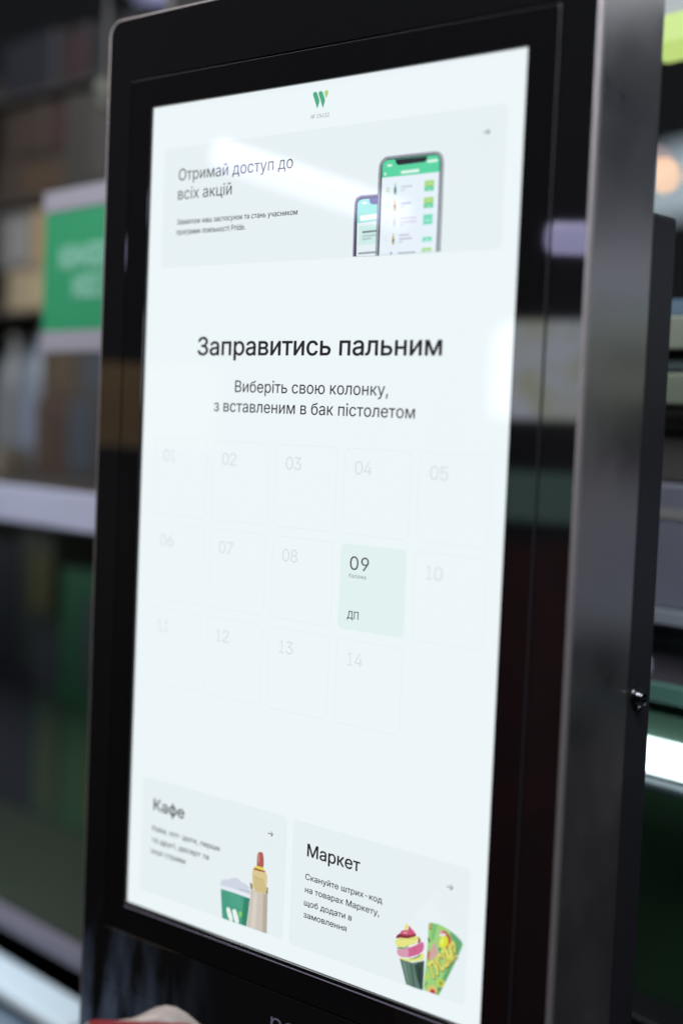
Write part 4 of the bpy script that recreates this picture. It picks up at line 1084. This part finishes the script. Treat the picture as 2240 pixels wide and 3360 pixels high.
pendant('bright warm orange bulb glowing in the gap right of the steel side', (-2.655, 5.548, 2.530), 0.026, (1.0, 0.45, 0.09), 7.5, 0.9)
pendant('dim pinkish bulb just above the orange one', (-2.735, 5.62, 2.612), 0.024, (0.9, 0.55, 0.55), 2.5, 0.8)
def globe(label, loc, rad, e):  # glowing balls put in for two pale blurred discs
    t = tag(link('globe_lamp', None, loc=loc), label, 'lamp', 'dim added balls above the sign')
    bm = bmesh.new()
    bmesh.ops.create_uvsphere(bm, u_segments=20, v_segments=12, radius=rad)
    from_bm('globe', bm, mat('globe_%d' % int(e * 1000), (0.03, 0.03, 0.028), 0.6, emit=(0.80, 0.86, 0.70), strength=e), t, smooth=True)
    bm = bmesh.new()
    lathe(bm, [(0.003, rad), (0.003, rad + 0.12)], n=8)
    from_bm('stem', bm, mat('lamp_socket'), t)


globe('added grey green glowing ball for a blurred disc, left of the kiosk top', (-0.7430, 0.4042, 1.6735), 0.014, 0.10)
globe('fainter grey glowing ball added just below the grey green one', (-0.7398, 0.4050, 1.6510), 0.012, 0.045)

# glowing panel added for the pale area far behind, right
cool = tag(link('pale_glow_panel', None, loc=(-2.87, 6.03, 2.60), rz=R(-22)), 'pale blue glowing panel added high on the far side, right of the kiosk', 'light box')
box('lit_face', -0.9, 0.9, 0.0, 0.04, -0.19, 0.17, mat('pale_area_glow', (0.5, 0.5, 0.5), 0.5, emit=(0.30, 0.38, 0.43), strength=1.0), cool)
box('box_frame', -0.93, 0.93, 0.042, 0.10, -0.22, 0.20, mat('glow_panel_frame', (0.05, 0.055, 0.055), 0.5), cool)

# ------------------------------------------------------------------ what the black glass mirrors; the stand and crate are added, unseen
def tube_lamp(label, TA, TB, glow):
    sl = (TB - TA).length
    st = tag(link('tube_lamp', None, loc=(TA + TB) / 2, rz=math.atan2(TB.y - TA.y, TB.x - TA.x)), label, 'lamp', 'tube lamps hung before the kiosk')
    bm = bmesh.new()
    lathe(bm, [(0, -sl / 2), (0.0150, -sl / 2), (0.0165, -sl / 2 + 0.002), (0.0165, sl / 2 - 0.002), (0.0150, sl / 2), (0, sl / 2)], n=20)
    bmesh.ops.rotate(bm, verts=bm.verts, cent=(0, 0, 0), matrix=Matrix.Rotation(R(90), 3, 'Y'))
    bmesh.ops.rotate(bm, verts=bm.verts, cent=(0, 0, 0), matrix=Matrix.Rotation(math.asin((TA.z - TB.z) / sl), 3, 'Y'))
    from_bm('tube', bm, mat('tube_glow_%d' % int(glow * 10), (0.7, 0.7, 0.7), 0.4, emit=(0.72, 0.69, 1.15), strength=glow), st)
    for f_ in (-0.4, 0.4):
        bm = bmesh.new()
        lathe(bm, [(0.001, 0.018 - (TA.z - TB.z) * f_), (0.001, 1.4)], cx=sl * f_, n=6)
        from_bm('hanging_wire', bm, mat('lamp_wire', (0.05, 0.05, 0.05), 0.4, metal=1.0), st)


tube_lamp('white tube lamp mirrored as the slanting streak across the top banner', Vector((-0.4435, -0.3259, 1.5468)), Vector((-0.2004, -0.3680, 1.4665)), 4.6)
tube_lamp('short tube lamp mirrored as the lilac patch on the black edge right', Vector((-0.0415, -0.4220, 1.4408)), Vector((0.0400, -0.4330, 1.4360)), 7.0)

reflection = tag(link('reflection_stand', None, loc=(-0.2185, -0.676, 0), rz=R(-13)), 'unseen added glowing menu stand mirrored in the black edge right of the screen', 'menu stand')  # unseen stand, made up to give the pale reflection in bezel and screen
mm = mat('reflection_glow', (0.3, 0.3, 0.3), 0.5, emit=(0.74, 0.80, 0.95), strength=5.6)
nt = mm.node_tree
tc = nt.nodes.new('ShaderNodeTexCoord')
nz = nt.nodes.new('ShaderNodeTexNoise')
nz.inputs['Scale'].default_value = 22
nz.inputs['Detail'].default_value = 2
cr = nt.nodes.new('ShaderNodeValToRGB')
cr.color_ramp.elements[0].position, cr.color_ramp.elements[0].color = 0.38, (0.60, 0.63, 0.50, 1)
cr.color_ramp.elements[1].position, cr.color_ramp.elements[1].color = 0.62, (0.74, 0.80, 0.98, 1)
nt.links.new(tc.outputs['Object'], nz.inputs['Vector'])
nt.links.new(nz.outputs['Fac'], cr.inputs['Fac'])
nt.links.new(cr.outputs['Color'], nt.nodes['Principled BSDF'].inputs['Emission Color'])
bm = bmesh.new()
loft(bm, [(rrect(-0.055, 0.115, 1.256, 1.378, (0.012, 0.012, 0.012, 0.03), 8), 0.0), (rrect(-0.055, 0.115, 1.256, 1.378, (0.012, 0.012, 0.012, 0.03), 8), 0.012)], cap0=True, cap1=True)
from_bm('lit_face', bm, mm, reflection)
box('green_panel', -0.03, 0.115, 0.0, 0.012, 1.128, 1.190, mat('reflection_green', (0.1, 0.3, 0.2), 0.5, emit=(0.24, 0.38, 0.35), strength=1.7), reflection)  # glowing patch added for a dim green reflection
box('red_tint_panel', -0.16, 0.17, 0.0, 0.012, 0.25, 1.10, mat('dark_red_panel', (0.20, 0.018, 0.012), 0.6, noise=0.8, scale=11), reflection)  # added panel, its red stands for the reflected tint of a shirt
box('stand_board', -0.075, 0.13, -0.03, -0.001, 0.0, 1.39, mat('reflection_frame', (0.01, 0.01, 0.01), 0.5), reflection)

desk = tag(link('reflection_crate', None, loc=(-0.80, -0.47, 0), rz=R(129)), 'unseen tan crate, added for its reflection in the black edge left of the screen', 'crate')  # made-up crate, placed to give the tan band in the bezel
box('crate_board', -0.16, 0.16, 0.0, 0.16, 1.205, 1.312, mat('tan_wood', (0.50, 0.34, 0.17), 0.5, noise=0.35, scale=14), desk)
box('crate_rim', -0.165, 0.165, -0.004, 0.164, 1.196, 1.2045, mat('pale_wood', (0.60, 0.48, 0.32), 0.5), desk)
box('pedestal', -0.05, 0.05, 0.03, 0.13, 0.0, 1.195, mat('dark_wood', (0.02, 0.016, 0.014), 0.5), desk)
area('crate_fill_light', (-0.55, -0.35, 1.95), (-0.80, -0.47, 1.26), 0.3, 0.06, 11, (1.0, 0.86, 0.66))  # unseen lamp without a fixture, added to brighten the mirrored crate

# ------------------------------------------------------------------ a customer's hand at the bottom of the frame
SKIN = mat('skin', (0.21, 0.178, 0.16), 0.5, noise=0.12, scale=60)
SKIN.node_tree.nodes['Principled BSDF'].inputs['Subsurface Weight'].default_value = 0.15
SKIN.node_tree.nodes['Principled BSDF'].inputs['Subsurface Scale'].default_value = 0.01


def skin_chain(name, pts, edges, rad, parent, material):
    me = bpy.data.meshes.new(name)
    me.from_pydata(pts, edges, [])
    me.materials.append(material)
    o = link(name, me, parent)
    md = o.modifiers.new('skin', 'SKIN')
    for i, r in enumerate(rad):
        me.skin_vertices[0].data[i].radius = (r, r)
    me.skin_vertices[0].data[0].use_root = True
    md.use_smooth_shade = True
    sb = o.modifiers.new('sub', 'SUBSURF')
    sb.levels = sb.render_levels = 2
    return o


HB = cp + ff * 1.0 + fr * ((660 - 1120) / 4666.67)      # a point straight above the wrist, one metre from the lens
hx, hy = fr.copy(), ff.copy()
hx.z = hy.z = 0
hx.normalize()
hy.normalize()


def hp(a, b, z):
    """a along the picture to the right, b away from the lens, z height"""
    q = Vector((0.033, -0.190, 0.0)) + hx * a + hy * b
    return (q.x, q.y, z)


pts = [hp(0.052, 0.035, 0.735), hp(0.060, 0.030, 0.670), hp(0.090, 0.015, 0.56), hp(0.14, -0.02, 0.40),
       hp(0.036, 0.032, 0.785), hp(0.018, 0.026, 0.8030),
       hp(0.000, 0.022, 0.7990), hp(-0.020, 0.016, 0.7985), hp(-0.033, 0.004, 0.8040), hp(-0.034, -0.008, 0.8050),
       hp(0.024, 0.026, 0.778), hp(-0.016, 0.020, 0.776), hp(-0.036, 0.002, 0.778), hp(-0.028, -0.012, 0.778),
       hp(0.028, 0.026, 0.757), hp(-0.012, 0.020, 0.754), hp(-0.032, 0.002, 0.755), hp(-0.024, -0.012, 0.755),
       hp(0.034, 0.026, 0.738), hp(-0.002, 0.020, 0.733), hp(-0.022, 0.003, 0.733), hp(-0.016, -0.010, 0.733),
       hp(0.058, 0.008, 0.752), hp(0.048, -0.012, 0.775), hp(0.028, -0.016, 0.790)]
edges = [(0, 1), (1, 2), (2, 3), (0, 4), (4, 5), (5, 6), (6, 7), (7, 8), (8, 9), (4, 10), (10, 11), (11, 12), (12, 13), (0, 14), (14, 15), (15, 16), (16, 17),
         (0, 18), (18, 19), (19, 20), (20, 21), (0, 22), (22, 23), (23, 24)]
rad = [0.026, 0.026, 0.032, 0.040, 0.022, 0.0225, 0.009, 0.0085, 0.0085, 0.007,
       0.010, 0.009, 0.009, 0.007, 0.010, 0.009, 0.009, 0.007, 0.009, 0.008, 0.008, 0.0065, 0.013, 0.011, 0.008]
hand = skin_chain('hand', pts, edges, rad, None, SKIN)
tag(hand, "blurred customer's hand reaching in at the bottom frame edge", 'hand')

wal = tag(link('red_wallet', None, loc=hp(-0.001, 0.000, 0.7635), rz=math.atan2(hx.y, hx.x)), 'red wallet held in the hand at the bottom frame edge', 'wallet')
box('cover', -0.034, 0.040, -0.006, 0.006, -0.055, 0.0500, mat('red_leather', (0.12, 0.008, 0.010), 0.65, spec=0.15, noise=0.15, scale=80, bump=0.2), wal, 0.004)
box('stitching', -0.030, 0.036, -0.0066, -0.0061, 0.0420, 0.0428, mat('red_thread', (0.30, 0.02, 0.02), 0.6), wal)
